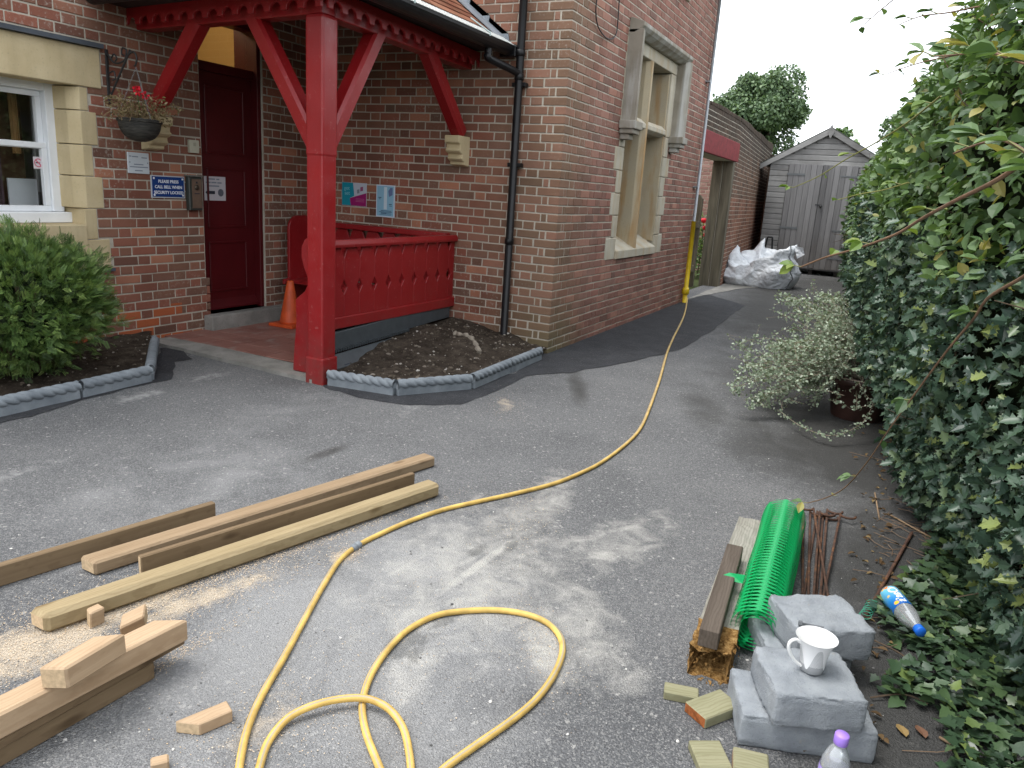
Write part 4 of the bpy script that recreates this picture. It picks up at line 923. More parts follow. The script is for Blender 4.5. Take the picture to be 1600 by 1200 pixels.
def timber(name, label, a, b, w_, h, mats, cat='timber', cut0=0., cut1=0., bev=.004, up=(0,0,1), group=None, y0=0.):
    """post or plank whose lower front edge runs a -> b; cut0/cut1 slant the ends in plan"""
    M = frame(a, b, up); L = (Vector(b)-Vector(a)).length; m_ = MB()
    P = [(0,y0,0),(L,y0,0),(cut0,y0+w_,0),(L+cut1,y0+w_,0),(0,y0,h),(L,y0,h),(cut0,y0+w_,h),(L+cut1,y0+w_,h)]
    for f, mi in (((0,2,3,1),0),((4,5,7,6),0),((0,1,5,4),0),((1,3,7,5),1),((3,2,6,7),0),((2,0,4,6),1)):
        m_.m = mi; m_.add([P[i] for i in f], [(0,1,2,3)])
    o = local_obj(name, m_, mats, M, None, False, bev); return tag(o, label, cat, group)
def GP(x, y, z=0.): return Vector(G(x, y, z))
timber('timber_plank', 'brown plank on edge behind the long fence posts', GP(-110,952), GP(338,812), .03, .078, [W_BROWN, W_BROWN])
timber('fence_post', 'long brown pine post with a flat sawn end, set behind a thin plank', GP(149,901), GP(680,729), .085, .055, [W_MID, W_END], 'post', cut0=-.015, bev=.008)
timber('timber_plank', 'thin plank on edge between two long posts', GP(222,906), GP(648,766), .025, .088, [W_BROWN, W_END])
timber('fence_post', 'long greenish treated pine post with rounded edges beside the sawdust', GP(73,993), GP(688,776), .085, .068, [W_GREEN, W_END], 'post', cut0=-.02, bev=.014)
timber('timber_post', 'brown post at the bottom of the timber stack', GP(-60,1235), GP(243,1060), .10, .055, [W_BROWN, W_BROWN], 'post')
timber('timber_plank', 'dark plank in the middle of the timber stack', GP(-60,1212,.056), GP(294,1008,.056), .085, .028, [W_BROWN, W_BROWN], 'timber', y0=.01, cut1=-.05)
timber('timber_post', 'pale sawn post on top of the timber stack', GP(-60,1190,.085), GP(296,1000,.085), .075, .07, [W_FRESH, W_END], 'post', cut1=-.06, bev=.006)
timber('timber_offcut', 'short pale offcut resting on top of the timber stack', GP(107,1078,.157), GP(200,1020,.163), .06, .062, [W_FRESH, W_END], 'offcut', cut0=-.03, cut1=-.05, bev=.005)
timber('timber_offcut', 'pale slanted offcut leaning behind the timber stack', GP(190,1004,.09), GP(228,985,.10), .05, .055, [W_FRESH, W_END], 'offcut', cut0=.03, cut1=.03, up=(-.4,-.1,1))
timber('timber_offcut', 'small pale wedge leaning on the greenish post', GP(137,981), GP(160,970), .035, .058, [W_FRESH, W_END], 'offcut', cut0=.01, up=(.5,-.1,1), y0=-.015)
timber('timber_offcut', 'pale angled offcut lying alone beside the yellow hose', GP(313,1150), GP(364,1128), .05, .036, [W_FRESH, W_END], 'offcut', cut0=-.045, cut1=.005, bev=.003)
timber('timber_offcut', 'pale offcut tip between the timber stack and the hose', GP(236,1212), GP(265,1205), .03, .03, [W_FRESH, W_END], 'offcut')
timber('timber_offcut', 'small flat green offcut with a dark knot near the rotten beam', GP(1036,1093), GP(1090,1104), .05, .028, [W_MOSS, W_MOSS], 'offcut', bev=.003)
timber('timber_offcut', 'greenish offcut with an orange rotten end next to the concrete blocks', GP(1101,1140), GP(1156,1118), .085, .034, [W_MOSS, plain('orange_rot', (.30,.10,.035), .95, .1, .5, 60, .8)], 'offcut', bev=.003)
timber('timber_offcut', 'flat mossy offcut in front of the concrete blocks', GP(1092,1212), GP(1143,1212), .10, .026, [W_MOSS, W_MOSS], 'offcut', bev=.003)
timber('timber_offcut', 'broken mossy offcut with a raw splintered face by the purple capped bottle', GP(1143,1218), GP(1200,1232), .085, .036, [W_MOSS, W_FRESH], 'offcut', bev=.004)
# old rotten beam
a, b = Vector((-4.085,-2.43,0)), Vector((-2.99,-2.375,0)); M = frame(a, b); Lb = (b-a).length; nx = 44; m_ = MB(); rr = np.random.default_rng(4); sec = []
for k in range(nx+1):
    x = Lb*k/nx; e = max(0, 1-x/.20); ring = []
    for q in range(20):
        t = q/20*4; s = int(t); f = t - s; y, z = [(f,0),(1,f),(1-f,1),(0,1-f)][s]
        y, z = y*.125 - .012, z*.098; nz = rr.normal()*.0015 + e*rr.normal()*.005
        z2 = max(0, z*(1 - .25*e*rr.random()) + nz*(z > .01)); ring.append((x + e*rr.normal()*.006 - .02*e*(z < .05), y + nz*.8*(1 if .02 < y < .08 or e else .3), z2))
    sec.append(ring)
vs = [p for r_ in sec for p in r_]; fs = [(i*20+j, (i+1)*20+j, (i+1)*20+(j+1)%20, i*20+(j+1)%20) for i in range(nx) for j in range(20)]
m_.m = 0; m_.add(vs, [f[::-1] for f in fs]); m_.mi = [1 if (i//20) < 6 else 0 for i in range(len(m_.f))]
core = [(.16, .049 + .030*math.cos(t), .05 + .030*math.sin(t)) for t in np.linspace(0, 2*math.pi, 20, endpoint=False)]
core = [(.14 + .02*rr.normal(), .05 + .036*((p[1]-.05)/.0625), .05 + .026*((p[2]-.05)/.05)) for p in sec[0]]
m_.m = 1; m_.add(sec[0] + core, [(j, (j+1)%20, 20+(j+1)%20, 20+j) for j in range(20)] + [tuple(range(20, 40))]); m_.m = 1; m_.add(sec[-1], [tuple(range(20))[::-1]]); m_.mi[-1] = 0
rot = MT('rotten_wood', .95, .1); o_ = rot.oco(); rot.color(rot.ramp(rot.noise(o_, 60, 6, .7), [(.3, (.05,.025,.008)), (.5, (.22,.12,.04)), (.7, (.40,.26,.11))])); rot.bump(rot.noise(o_, 80, 5), 1., .01)
rb = thing('rotten_beam', (-3.6,-2.37,0), 'old grey timber beam with a crumbling hollow rotten end', 'beam')
local_obj('beam', m_, [W_OLD, rot.m], M, rb)
cr = MB(); r2 = np.random.default_rng(9)
for k in range(160):
    p = np.array([r2.uniform(-.05,.12), r2.uniform(-.03,.12), r2.uniform(0,.10)*(r2.random() < .6)]); s = r2.uniform(.002,.006); v = r2.normal(size=(4,3))*s + p; v[:,2] = np.abs(v[:,2]); cr.add([M @ Vector(q) for q in v], [(0,1,2),(0,3,1),(0,2,3),(1,3,2)])
tag(obj('crumbs', cr, rot.m, rb), kind='stuff')
sk = timber('timber_offcut', 'dark square timber lying on the rotten beam', (-4.10,-2.400,.099), (-3.44,-2.352,.099), .060, .062, [W_DARK, W_DARK], 'timber', bev=.003)
# ------------------------------------------------------------------ barrier mesh roll
mg = MT('green_mesh_plastic', .4, .45); mg.color((.008,.40,.125)); tr = mg.n('BsdfTranslucent', Color=(.015,.60,.19,1)); mx = mg.n('MixShader', i0=.3, i1=mg.b.outputs[0], i2=tr.outputs[0]); mg.t.links.new(mx.outputs[0], mg.out.inputs[0])
mr = thing('barrier_mesh_roll', (-3.4,-2.46,0), 'roll of bright green plastic barrier mesh beside the rotten beam', 'mesh roll')
A, B = Vector((-3.92,-2.482,0)), Vector((-2.91,-2.435,0)); M = frame(A, B); Lr = (B-A).length
def spiral(t, x):      # t in turns
    r_ = .045 + .014*t + .020*max(0, t-2.6) + .0015*math.sin(x*13 + t*9) + .006*(x/Lr); a_ = 2*math.pi*t - 2.0
    cx = 0.0; return Vector((x + .004*math.sin(a_*3), cx + r_*math.cos(a_), .098 + .010*(x/Lr) + r_*math.sin(a_)*.98))
turn_cells, nxl = 7, 40; T = 3.0; m_ = MB(); tt = T*turn_cells
for i in range(int(tt)):
    for j in range(nxl):
        t0, t1 = i/turn_cells, (i+1)/turn_cells; x0, x1 = Lr*j/nxl, Lr*(j+1)/nxl
        xs = (j % 2)*0; pts = []; ring = []
        for q in range(8):
            an = 2*math.pi*q/8; u, v_ = .5 + .43*math.cos(an), .5 + .35*math.sin(an)
            ring.append(spiral(t0 + (t1-t0)*u, x0 + (x1-x0)*v_))
            uo, vo = [(1,.5),(1,1),(.5,1),(0,1),(0,.5),(0,0),(.5,0),(1,0)][q]; pts.append(spiral(t0 + (t1-t0)*uo, x0 + (x1-x0)*vo))
        m_.add([M @ p for p in pts + ring], [(q, (q+1)%8, 8+(q+1)%8, 8+q) for q in range(8)])
obj('mesh_sheet', m_, mg.m, mr)
fp = MB(); f0 = Vector((-3.72,-2.40,.15)); fp.add([f0, f0+Vector((.05,.0,.01)), f0+Vector((.015,.05,.02)), f0+Vector((-.01,.09,.0))], [(0,1,2),(0,2,3)]); obj('torn_flap', fp, mg.m, mr)
# ------------------------------------------------------------------ rusty pins
M_RUST = MT('rust', .85, .2)
def _r():
    m = M_RUST; p = m.pos(); m.color(m.ramp(m.noise(p, 28, 6), [(.3, (.045,.028,.022)), (.55, (.10,.055,.038)), (.78, (.26,.115,.04))])); m.bump(m.noise(p, 200, 3), .4, .002); return m.m
M_RUST = _r()
pins = [((1256,931),(1277,799),1), ((1263,930),(1266,799),1), ((1271,936),(1281,799),1), ((1297,950),(1270,788),-1), ((1281,940),(1293,793),1), ((1285,940),(1313,803),1), ((1275,934),(1286,805),1), ((1254,930),(1255,795),0)]
for k, (p0, p1, hk) in enumerate(pins):
    z0 = .008 + .010*(k % 3); a, b = GP(*p0, z0), GP(*p1, z0); 
    if k == 3: z0 = .034; a, b = GP(*p0, z0), GP(*p1, z0)
    d = (b-a).normalized(); s = Vector((d.y, -d.x, 0)); b = a + d*min((b-a).length, .98); path = [a, a.lerp(b, .5), b]
    if hk:
        for an in np.linspace(.25, 3.3, 9): path.append(b - d*.036*math.sin(an) + s*hk*(.034 - .034*math.cos(an)))
    th = tag(obj('fencing_pin', MB().tube(path, .0055, 7), M_RUST, None, True), 'rusty steel fencing pin with a hooked top in the bundle beside the green mesh', 'fencing pin', 'rusty fencing pins')
    if k == 3: th['label'] = 'rusty steel fencing pin lying across the top of the bundle'; 
    if k == 7: th['label'] = 'straight rusty steel rod half under the green mesh roll'
rd = thing('rusty_rod', tuple(GP(1365,946,.012)), 'single rusty rod with green wire lying beside the ivy', 'rod')
obj('rod', MB().tube([GP(1340,985,.012), GP(1425,832,.012)], .007, 7), M_RUST, rd, True)
gw = MB(); c0, c1 = GP(1350,968,.02), GP(1362,948,.02); ax = (c1-c0)
gw.tube([c0 + ax*(t*1.1) + Vector((.008*math.sin(t*30), .02*math.cos(t*34), .012 + .014*math.sin(t*34))) for t in np.linspace(0, 1, 60)], .0016, 4); obj('wire', gw, flat('green_wire', (.06,.30,.20), .4), rd)
# ------------------------------------------------------------------ concrete blocks
M_BLOCK = MT('dense_concrete', .92, .2)
def _b():
    m = M_BLOCK; p = m.pos(); c = m.ramp(m.noise(p, 14, 7), [(.3, (.245,.268,.292)), (.7, (.37,.395,.42))]); c = m.mix(m.ramp(m.noise(p, 160, 3), [(.62, 0), (.75, .5)]), c, (.13,.14,.15)); c = m.mix(m.ramp(m.noise(p, 30, 3), [(.68, 0), (.78, .4)]), c, (.42,.38,.32)); m.color(c); m.bump(m.math('ADD', m.noise(p, 240, 5, .75), m.math('MULTIPLY', m.noise(p, 60, 4), .8)), .9, .006); return m.m
M_BLOCK = _b()
def block(label, a, xdir, lx, ly, h, z, seed, tilt=None, rough=.004):
    """a: lower corner, xdir: direction of the first side, second side 90 deg to its left"""
    x = Vector((xdir[0], xdir[1], 0)).normalized(); y = Vector((-x.y, x.x, 0)); M = Matrix((x, y, Vector((0,0,1)))).transposed().to_4x4(); M.translation = Vector((a[0], a[1], z))
    if tilt: M = M @ Matrix.Rotation(rad(tilt[0]), 4, 'X') @ Matrix.Rotation(rad(tilt[1]), 4, 'Y')
    bm = bmesh.new(); bmesh.ops.create_cube(bm, size=1.); 
    for v in bm.verts: v.co = Vector(((v.co.x+.5)*lx, (v.co.y+.5)*ly, (v.co.z+.5)*h))
    bmesh.ops.bevel(bm, geom=list(bm.edges), offset=.005, segments=1, affect='EDGES'); bmesh.ops.subdivide_edges(bm, edges=[e for e in bm.edges if e.calc_length() > .05], cuts=15, use_grid_fill=True)
    P = np.array([v.co for v in bm.verts]); n = vnoise(P + seed, 24, seed)*rough*.6 + vnoise(P + seed, 150, seed+1)*rough*.6
    edge = np.minimum(np.abs(P[:,2]-h), np.abs(P[:,2])) < .014
    bm.normal_update()
    for v, d, e in zip(bm.verts, n, edge):
        if v.co.z > .002: v.co += v.normal*(d*(1.9 if e else .35) - (.002 if e else 0))
    me = bpy.data.meshes.new('concrete_block'); bm.to_mesh(me); bm.free(); me.materials.append(M_BLOCK); me.polygons.foreach_set('use_smooth', [True]*len(me.polygons))
    o = bpy.data.objects.new('concrete_block', me); COL.objects.link(o); o.matrix_basis = M; tag(o, label, 'block'); return o
block('grey concrete block lying flat at the bottom of the front pile', (-4.363,-2.523), (.115,-.335), .355, .215, .10, 0., 1)
block('grey concrete block carrying the white mug', (-4.375,-2.600), (.10,-.222), .240, .225, .10, .10, 2)
block('grey concrete block under the back of the pile', (-4.00,-2.535), (.12,-.24), .27, .20, .10, 0., 3)
block('grey concrete block on top at the back of the pile with a bolt on it', (-4.03,-2.615), (.39,-.62), .245, .215, .105, .10, 4, (0, 0), .005)
# bolt lying on the rear block
bo = thing('rusty_bolt', (-4.0,-2.66,.21), 'grey bolt lying on the rear concrete block', 'bolt')
b0, b1 = GP(1249,974,.213), GP(1287,981,.213); bd = (b1-b0).normalized()
obj('shank', MB().tube([b0, b1], .0045, 8), plain('grey_bolt', (.12,.13,.14), .6, .4, .2, 30), bo, True); obj('head', MB().tube([b0-bd*.002, b0+bd*.008], .009, 6), plain('grey_bolt_head', (.12,.13,.14), .6, .4, .2, 30), bo)
# ------------------------------------------------------------------ mug
mc = Vector((-4.213,-2.668,.2005)); mugt = thing('white_mug', mc, 'white flared china mug with a grey pattern on a concrete block', 'mug')
mm = MT('glazed_china', .12, .5); oc = mm.pos(); rel = mm.n('VectorMath', dict(operation='SUBTRACT'), i0=oc, i1=tuple(mc)).outputs[0]; rx, ry, rz = mm.sep(rel)
ang = mm.math('ARCTAN2', ry, rx); arcw = mm.math('SINE', mm.math('MULTIPLY', ang, 4.)); lim = mm.math('ADD', mm.math('MULTIPLY', arcw, .035), .050)
lin = mm.math('MAXIMUM', mm.math('MULTIPLY', mm.math('ADD', mm.math('SINE', mm.math('MULTIPLY', mm.math('ADD', rz, mm.math('MULTIPLY', arcw, .02)), 1500.)), 1.6), .38), mm.math('LESS_THAN', rz, .026))
pat = mm.math('MULTIPLY', mm.math('LESS_THAN', rz, lim), lin); rad_ = mm.n('VectorMath', dict(operation='LENGTH'), i0=mm.n('VectorMath', dict(operation='MULTIPLY'), i0=rel, i1=(1,1,0)).outputs[0]).outputs['Value']
mm.color(mm.mix(mm.math('MULTIPLY', pat, .75), (.80,.80,.80), (.17,.18,.19)))
obj('cup', MB().lathe([(.026,.0),(.031,.003),(.0335,.02),(.036,.05),(.042,.078),(.053,.099),(.0545,.1015)], Matrix.Translation(mc), 40, True, False), mm.m, mugt, True)
mw_ = flat('white_glaze', (.80,.80,.79), .12)
obj('inner_wall', MB().lathe([(.0545,.1015),(.051,.0985),(.0395,.076),(.033,.05),(.030,.02),(.022,.008)], Matrix.Translation(mc), 40, False, True), mw_, mugt, True)
hd = Vector((-.55,.83,0)).normalized(); hp = [mc + hd*r_ + Vector((0,0,z)) for r_, z in ((.046,.086),(.060,.094),(.074,.088),(.077,.072),(.068,.050),(.052,.028),(.033,.014))]
obj('handle', MB().tube(catmull(hp, 5), .0048, 8), mw_, mugt, True)
# ------------------------------------------------------------------ bottles
M_PET = glass('clear_plastic', (.93,.96,.98), .05)
def thin_pet():
    m = MT('thin_clear_plastic'); t = m.n('BsdfTransparent', Color=(.86,.90,.93,1)); g = m.n('BsdfGlossy', Roughness=.08); f = m.n('LayerWeight', Blend=.45); mx = m.n('MixShader', i0=m.math('ADD', m.math('MULTIPLY', f.outputs['Facing'], .6), .15), i1=t.outputs[0], i2=g.outputs[0]); m.b.inputs['Base Color'].default_value = (.75,.78,.80,1); m.b.inputs['Roughness'].default_value = .2; mz = m.n('MixShader', i0=.28, i1=mx.outputs[0], i2=m.b.outputs[0]); m.t.links.new(mz.outputs[0], m.out.inputs[0]); return m.m
M_PET = thin_pet()
pb = thing('water_bottle', (-4.485,-2.755,0), 'clear plastic bottle with a purple cap in front of the concrete blocks', 'bottle')
T = Matrix.Translation((-4.485,-2.755,0)) @ Matrix.Rotation(rad(2), 4, 'X')
obj('body', MB().lathe([(.026,.0),(.034,.006),(.034,.05),(.032,.055),(.034,.06),(.034,.12),(.033,.135),(.031,.150),(.024,.172),(.0165,.186),(.014,.19),(.014,.20)], T, 28, True, False), M_PET, pb, True)
obj('water', MB().lathe([(.024,.003),(.032,.008),(.032,.10)], T, 24), glass('bottle_water', (.9,.95,.98)), pb, True)
obj('label_band', MB().lathe([(.0346,.062),(.0348,.064),(.0348,.128),(.0346,.130)], T, 28, False, False), plain('violet_label', (.36,.28,.62), .4), pb, True)
mcap = plain('purple_cap', (.34,.20,.68), .4, .4, .06)
obj('cap', MB().lathe([(.0158,.196),(.0168,.198),(.0168,.219),(.0150,.2225)], T, 24), mcap, pb, True)
jb = thing('drink_bottle', (-3.44,-2.92,.03), 'empty drink bottle with a blue fruit label and blue cap lying on the ivy', 'bottle')
p0, p1 = Vector((-3.315,-2.868,.066)), Vector((-3.57,-2.974,.070)); M = frame(p0, p1) @ Matrix.Rotation(rad(90), 4, 'Y'); LL = (p1-p0).length
obj('body', MB().lathe([(.022,.0),(.034,.008),(.036,.03),(.0345,.04),(.036,.13),(.036,.16),(.033,.185),(.024,.215),(.016,.235),(.0145,.25)], M, 30, True, False), M_PET, jb, True)
lb_ = MT('fruit_label', .3, .5); lo_ = lb_.oco(); obj_l = MB().lathe([(.0366,.018),(.0368,.02),(.0368,.138),(.0366,.14)], None, 32, False, False)
vv = lb_.n('TexVoronoi', Vector=lb_.map(lo_, (26,26,22)), Scale=1.); f_ = lb_.ramp(vv.outputs['Distance'], [(.30, 1), (.36, 0)]); base = lb_.ramp(lb_.sep(lo_)[2], [(.02, (.18,.55,.72)), (.10, (.02,.20,.55)), (.14, (.01,.10,.40))]); frc = lb_.ramp(lb_.sep(vv.outputs['Color'])[0], [(0, (.80,.20,.03)), (.5, (.85,.50,.04)), (1, (.80,.62,.06))])
lb_.color(lb_.mix(f_, base, frc)); local_obj('label_band', obj_l, lb_.m, M, jb, True)
cu = bpy.data.curves.new('brand', 'FONT'); cu.body = 'Oasis'; cu.size = .046; cu.align_x = 'CENTER'; cu.align_y = 'CENTER'; cu.offset = .0012; cu.resolution_u = 4; to = bpy.data.objects.new('brand', cu); tme = bpy.data.meshes.new_from_object(to); bpy.data.objects.remove(to)
inv = M.to_3x3().inverted() @ (Vector((-.25,.1,1)).normalized()); th0 = math.atan2(inv.y, inv.x)
for v in tme.vertices:
    z_, a_ = .078 + v.co.x, th0 + v.co.y/.037; v.co = Vector((.0374*math.cos(a_), .0374*math.sin(a_), z_))
tme.materials.clear(); tme.materials.append(flat('label_white', (.82,.84,.86), .4)); to = bpy.data.objects.new('lettering', tme); link(to, jb); to.matrix_basis = M
obj('cap', MB().lathe([(.0165,.244),(.0178,.246),(.0178,.268),(.016,.271)], M, 24), plain('blue_cap', (.015,.14,.62), .35, .4, .06), jb, True)
# ------------------------------------------------------------------ hose
hp = [(1074,466),(1071,484),(1066,500),(1052,528),(1042,552),(1033,585),(1025,610),(1012,645),(1000,670),(980,692),(940,722),(900,742),(860,757),(800,772),(740,785),(690,797),(640,814),(590,836),(556,854),(530,876),(505,915),(480,960),(445,1025),(410,1085),(388,1135),(376,1185),(372,1230),(375,1290),(388,1290),(397,1240),(405,1200),(420,1158),(450,1122),(490,1102),(535,1092),(575,1092),(608,1108),(630,1138),(640,1180),(645,1230),(655,1245),(672,1222),(700,1196),(750,1160),(800,1125),(840,1090),(868,1050),(879,1015),(872,990),(850,970),(815,958),(770,953),(720,955),(680,962),(640,982),(610,1010),(585,1045),(570,1080),(566,1110),(572,1145),(585,1180),(605,1225),(640,1290),(690,1360)]
P = []
for k, q in enumerate(hp):
    z = .0105
    if 33 <= k <= 36: z = .031
    if k in (32, 37): z = .02
    P.append(G(*q, z))
P = catmull(P, 6); m_ = MB(); m_.tube(P, .0105, 12); m_.mi = [1 if (i < (len(P)-1)*12 and i % 12 in (2,)) else 0 for i in range(len(m_.f))]
hose = thing('garden_hose', tuple(G(800,772)), 'long yellow hose snaking across the tarmac from the gas pipe into loops', 'hose')
mh = plain('yellow_hose', (.56,.37,.10), .5, .35, .28, 16); obj('hose', m_, [mh, plain('hose_stripe', (.36,.30,.20), .5)], hose, True)
k = 18*6; cdir = Vector(P[k+1]) - Vector(P[k-1]); cdir.normalize(); c0 = Vector(P[k]); m_ = MB(); m_.tube([c0-cdir*.028, c0-cdir*.022, c0-cdir*.004, c0-cdir*.003, c0+cdir*.003, c0+cdir*.004, c0+cdir*.022, c0+cdir*.028], [.011,.0155,.0155,.013,.013,.0155,.0155,.011], 14); obj('connector', m_, plain('grey_connector', (.20,.22,.24), .4), hose, True)
# ------------------------------------------------------------------ sawdust, chippings
def flakes(name, centres, n, smin, smax, mat, seed):
    r = np.random.default_rng(seed); mb = MB(); w_ = np.array([c[4] for c in centres]); w_ = w_/w_.sum(); pick = r.choice(len(centres), n, p=w_)
    for k in pick:
        c, rx, ry, an, _ = centres[k]; d = r.normal(size=2)*np.array([rx, ry])*.5; ca, sa = math.cos(an), math.sin(an); p = np.array([c[0] + d[0]*ca - d[1]*sa, c[1] + d[0]*sa + d[1]*ca, .0025])
        s = r.uniform(smin, smax); t = r.uniform(0, 6.28, 3)*0 + r.uniform(0, 6.28) + np.array([0, 2.1, 4.2]); v = np.stack([np.cos(t)*s*r.uniform(.5,1.4,3), np.sin(t)*s*r.uniform(.5,1.4,3), np.abs(r.normal(size=3))*s*.5], 1) + p
        mb.r = r.random(); mb.add(v, [(0,1,2)])
    return tag(obj(name, mb, mat), kind='stuff')
msd = MT('sawdust', .95, .1); msd.color(msd.ramp(msd.rnd(), [(0, (.44,.32,.20)), (.5, (.55,.43,.30)), (1, (.64,.54,.42))]))
flakes('sawdust', [(G(60,1010), .50, .26, -.2, 5), (G(330,930), .55, .12, -.25, 3), (G(160,950), .6, .2, -.25, 3), (G(420,860), .5, .10, -.25, 1.5), (G(545,866), .08, .06, 0, 1), (G(430,1130), .35, .25, 0, .8), (G(790,632), .45, .16, .5, .7), (G(600,1000), .8, .4, .2, .8), (G(820,815), .4, .15, .25, .8), (G(850,1010), .12, .3, -.9, .6), (G(380,892), .95, .035, -.25, 2.2), (G(420,872), .9, .03, -.25, 1.0), (G(250,1040), .35, .04, -.05, 1.2)], 17000, .0009, .0028, msd.m, 3)
mst = MT('loose_grit', .9, .2); mst.color(mst.ramp(mst.rnd(), [(0, (.10,.10,.10)), (.6, (.28,.27,.26)), (1, (.62,.60,.57))]))
pebbles('loose_grit', 700, lambda r: (*[float(c) for c in G(r.uniform(0,1380), 620 + 580*r.random()**.7)[:2]], .002), .0015, .006, mst.m, 6)
# ------------------------------------------------------------------ garden wall with doorway
gw_ = thing('garden_wall', (8.5,.2,0), 'old weathered brick garden wall with a doorway under a red lintel', 'wall')
YG = .05; GX0, GX1 = 4.985, 15.0; OPN = (5.22, 7.46); ZL = 2.13
def gtop(x): return 2.80 + .02*(x-5) + .03*math.sin(x*2.3)
GXB = 7.70; GU = np.array([math.cos(.075), math.sin(.075), 0]); GN = np.array([GU[1], -GU[0], 0]); GL2 = (15.0-GXB)/GU[0]
mb = MB(); panel(mb, (GX0,YG,0), (1,0,0), (0,-1,0), GXB-GX0, -.2, 2.80, [(OPN[0]-GX0, OPN[1]-GX0, -.2, ZL)], .0046, .33); panel(mb, (GXB,YG,0), GU, GN, GL2, -.2, 2.80, [], .0046, .33); obj('wall_core', mb, M_MORTAR, gw_)
mbg = MT('old_wall_brick', .9, .15); p_ = mbg.pos(); xg, yg, zg = mbg.sep(p_); cg = mbg.ramp(mbg.rnd(), [(0, (.10,.068,.05)), (.4, (.155,.095,.068)), (.8, (.195,.115,.08)), (1, (.24,.14,.095))])
cg = mbg.mix(mbg.math('MULTIPLY', mbg.math('LESS_THAN', zg, 1.55), .55), cg, mbg.ramp(mbg.rnd(), [(0, (.24,.11,.075)), (1, (.36,.16,.105))]))
st_ = mbg.math('MULTIPLY', mbg.n('MapRange', i0=mbg.math('ADD', zg, mbg.math('MULTIPLY', mbg.noise(p_, 1.6, 4), .9)), i1=2.3, i2=3.1, i3=0., i4=.85).outputs[0], 1.)
cg = mbg.mix(st_, cg, (.055,.045,.035)); cg = mbg.mix(mbg.ramp(mbg.noise(p_, 1.4, 6), [(.5, 0), (.68, .75)]), cg, (.05,.038,.03)); mbg.color(cg); mbg.bump(mbg.noise(p_, 60, 4), .5, .006)
keep = ALLB; ALLB = []
lay('G', (GX0,YG,0), (1,0,0), (0,-1,0), GXB-GX0, 2.79, [(OPN[0]-GX0, OPN[1]-GX0, -.1, ZL+.32), (0, 7.70-GX0, ZL, ZL+.32)], False, ('HC','S'), skip=False)
lay('G', (GXB,YG,0), GU, GN, GL2, 2.79, [], False, ('HC','S'), skip=False)
mb = MB()
for b in ALLB: brick_geo(mb, *b[2])
tag(obj('brickwork', mb, mbg.m, gw_), kind='stuff'); ALLB = keep
rt_ = MB(); rt_.box(14.6, 14.9, .0, .6, -.1, 2.7); obj('gap_filler', rt_, mbg.m, gw_)  # filler block added to close the bright gap between wall and shed
cp = MB(); x = GX0
while x < GX1 - .1:      # coping of bricks on edge, uneven
    w_ = .075 + random.uniform(-.006, .008); z = 2.825 + .012*(x-5) + .012*math.sin(x*2.3) + random.uniform(-.005, .005); cp.r = random.random(); yo = max(0, x-GXB)*.075; cp.box(x, x+w_-.008, YG+yo-.008+random.uniform(-.006,.006), YG+yo+.34, 2.795, z + (.018 if random.random() > .1 else 0)); x += w_
tag(obj('coping', cp, mbg.m, gw_, bev=.01), kind='stuff')
M_LINT = plain('faded_red_paint', (.20,.025,.028), .7, .2, .25, 14, .3)
obj('lintel', MB().box(4.99, 7.72, YG-.035, YG+.30, ZL+.002, ZL+.31), M_LINT, gw_, bev=.008)
M_FR = MT('grey_green_timber', .85, .2); pf = M_FR.pos(); M_FR.color(M_FR.ramp(M_FR.noise(M_FR.map(pf, (14,14,1.2)), 1.5, 6), [(.3, (.085,.075,.055)), (.7, (.19,.17,.125))])); M_FR.bump(M_FR.noise(M_FR.map(pf, (40,40,3)), 1.5, 3), .4, .004); M_FR = M_FR.m
obj('door_post', MB().box(7.455, 7.62, YG-.012, YG+.155, -.02, ZL), M_FR, gw_, bev=.006); obj('door_post', MB().box(7.43, 7.60, YG+.162, YG+.33, -.02, ZL), M_FR, gw_, bev=.006)
gt = thing('garden_gate', (7.2,.6,0), 'open grey timber garden gate in the doorway of the wall', 'gate')
g_post = MB(); g_post.prism([(-.085,0),(.085,0),(.085,1.50),(.03,1.57),(-.03,1.57),(-.085,1.50)], (7.15,.50,-.02), (0,1,0), (0,0,1), (1,0,0), 0, .07); obj('stile', g_post, M_FR, gt, bev=.004)
for z in (.25, 1.0): obj('rail', MB().box(7.07, 7.149, .42, 1.35, z, z+.11), M_FR, gt)
for k in range(5): obj('board', MB().box(7.151, 7.175, .62+k*.15, .755+k*.15, .06, 1.45), M_FR, gt)
bw_ = thing('far_brick_wall', (10.6,1.6,0), 'pale pink brick wall seen through the garden doorway', 'wall')
mb = MB(); panel(mb, (10.6,.45,0), (0,1,0), (-1,0,0), 2.6, -.1, 2.6, [], .0046, .2); obj('wall_core', mb, M_MORTAR, bw_)
keep = ALLB; ALLB = []; lay('F', (10.6,.45,0), (0,1,0), (-1,0,0), 2.6, 2.55, [], True, ('HC','S'), skip=False); mb = MB()
for b in ALLB: brick_geo(mb, *b[2])
ALLB = keep; mpk = MT('pink_brick', .9, .15); mpk.color(mpk.ramp(mpk.rnd(), [(0, (.28,.16,.14)), (1, (.40,.25,.22))])); tag(obj('brickwork', mb, mpk.m, bw_), kind='stuff')
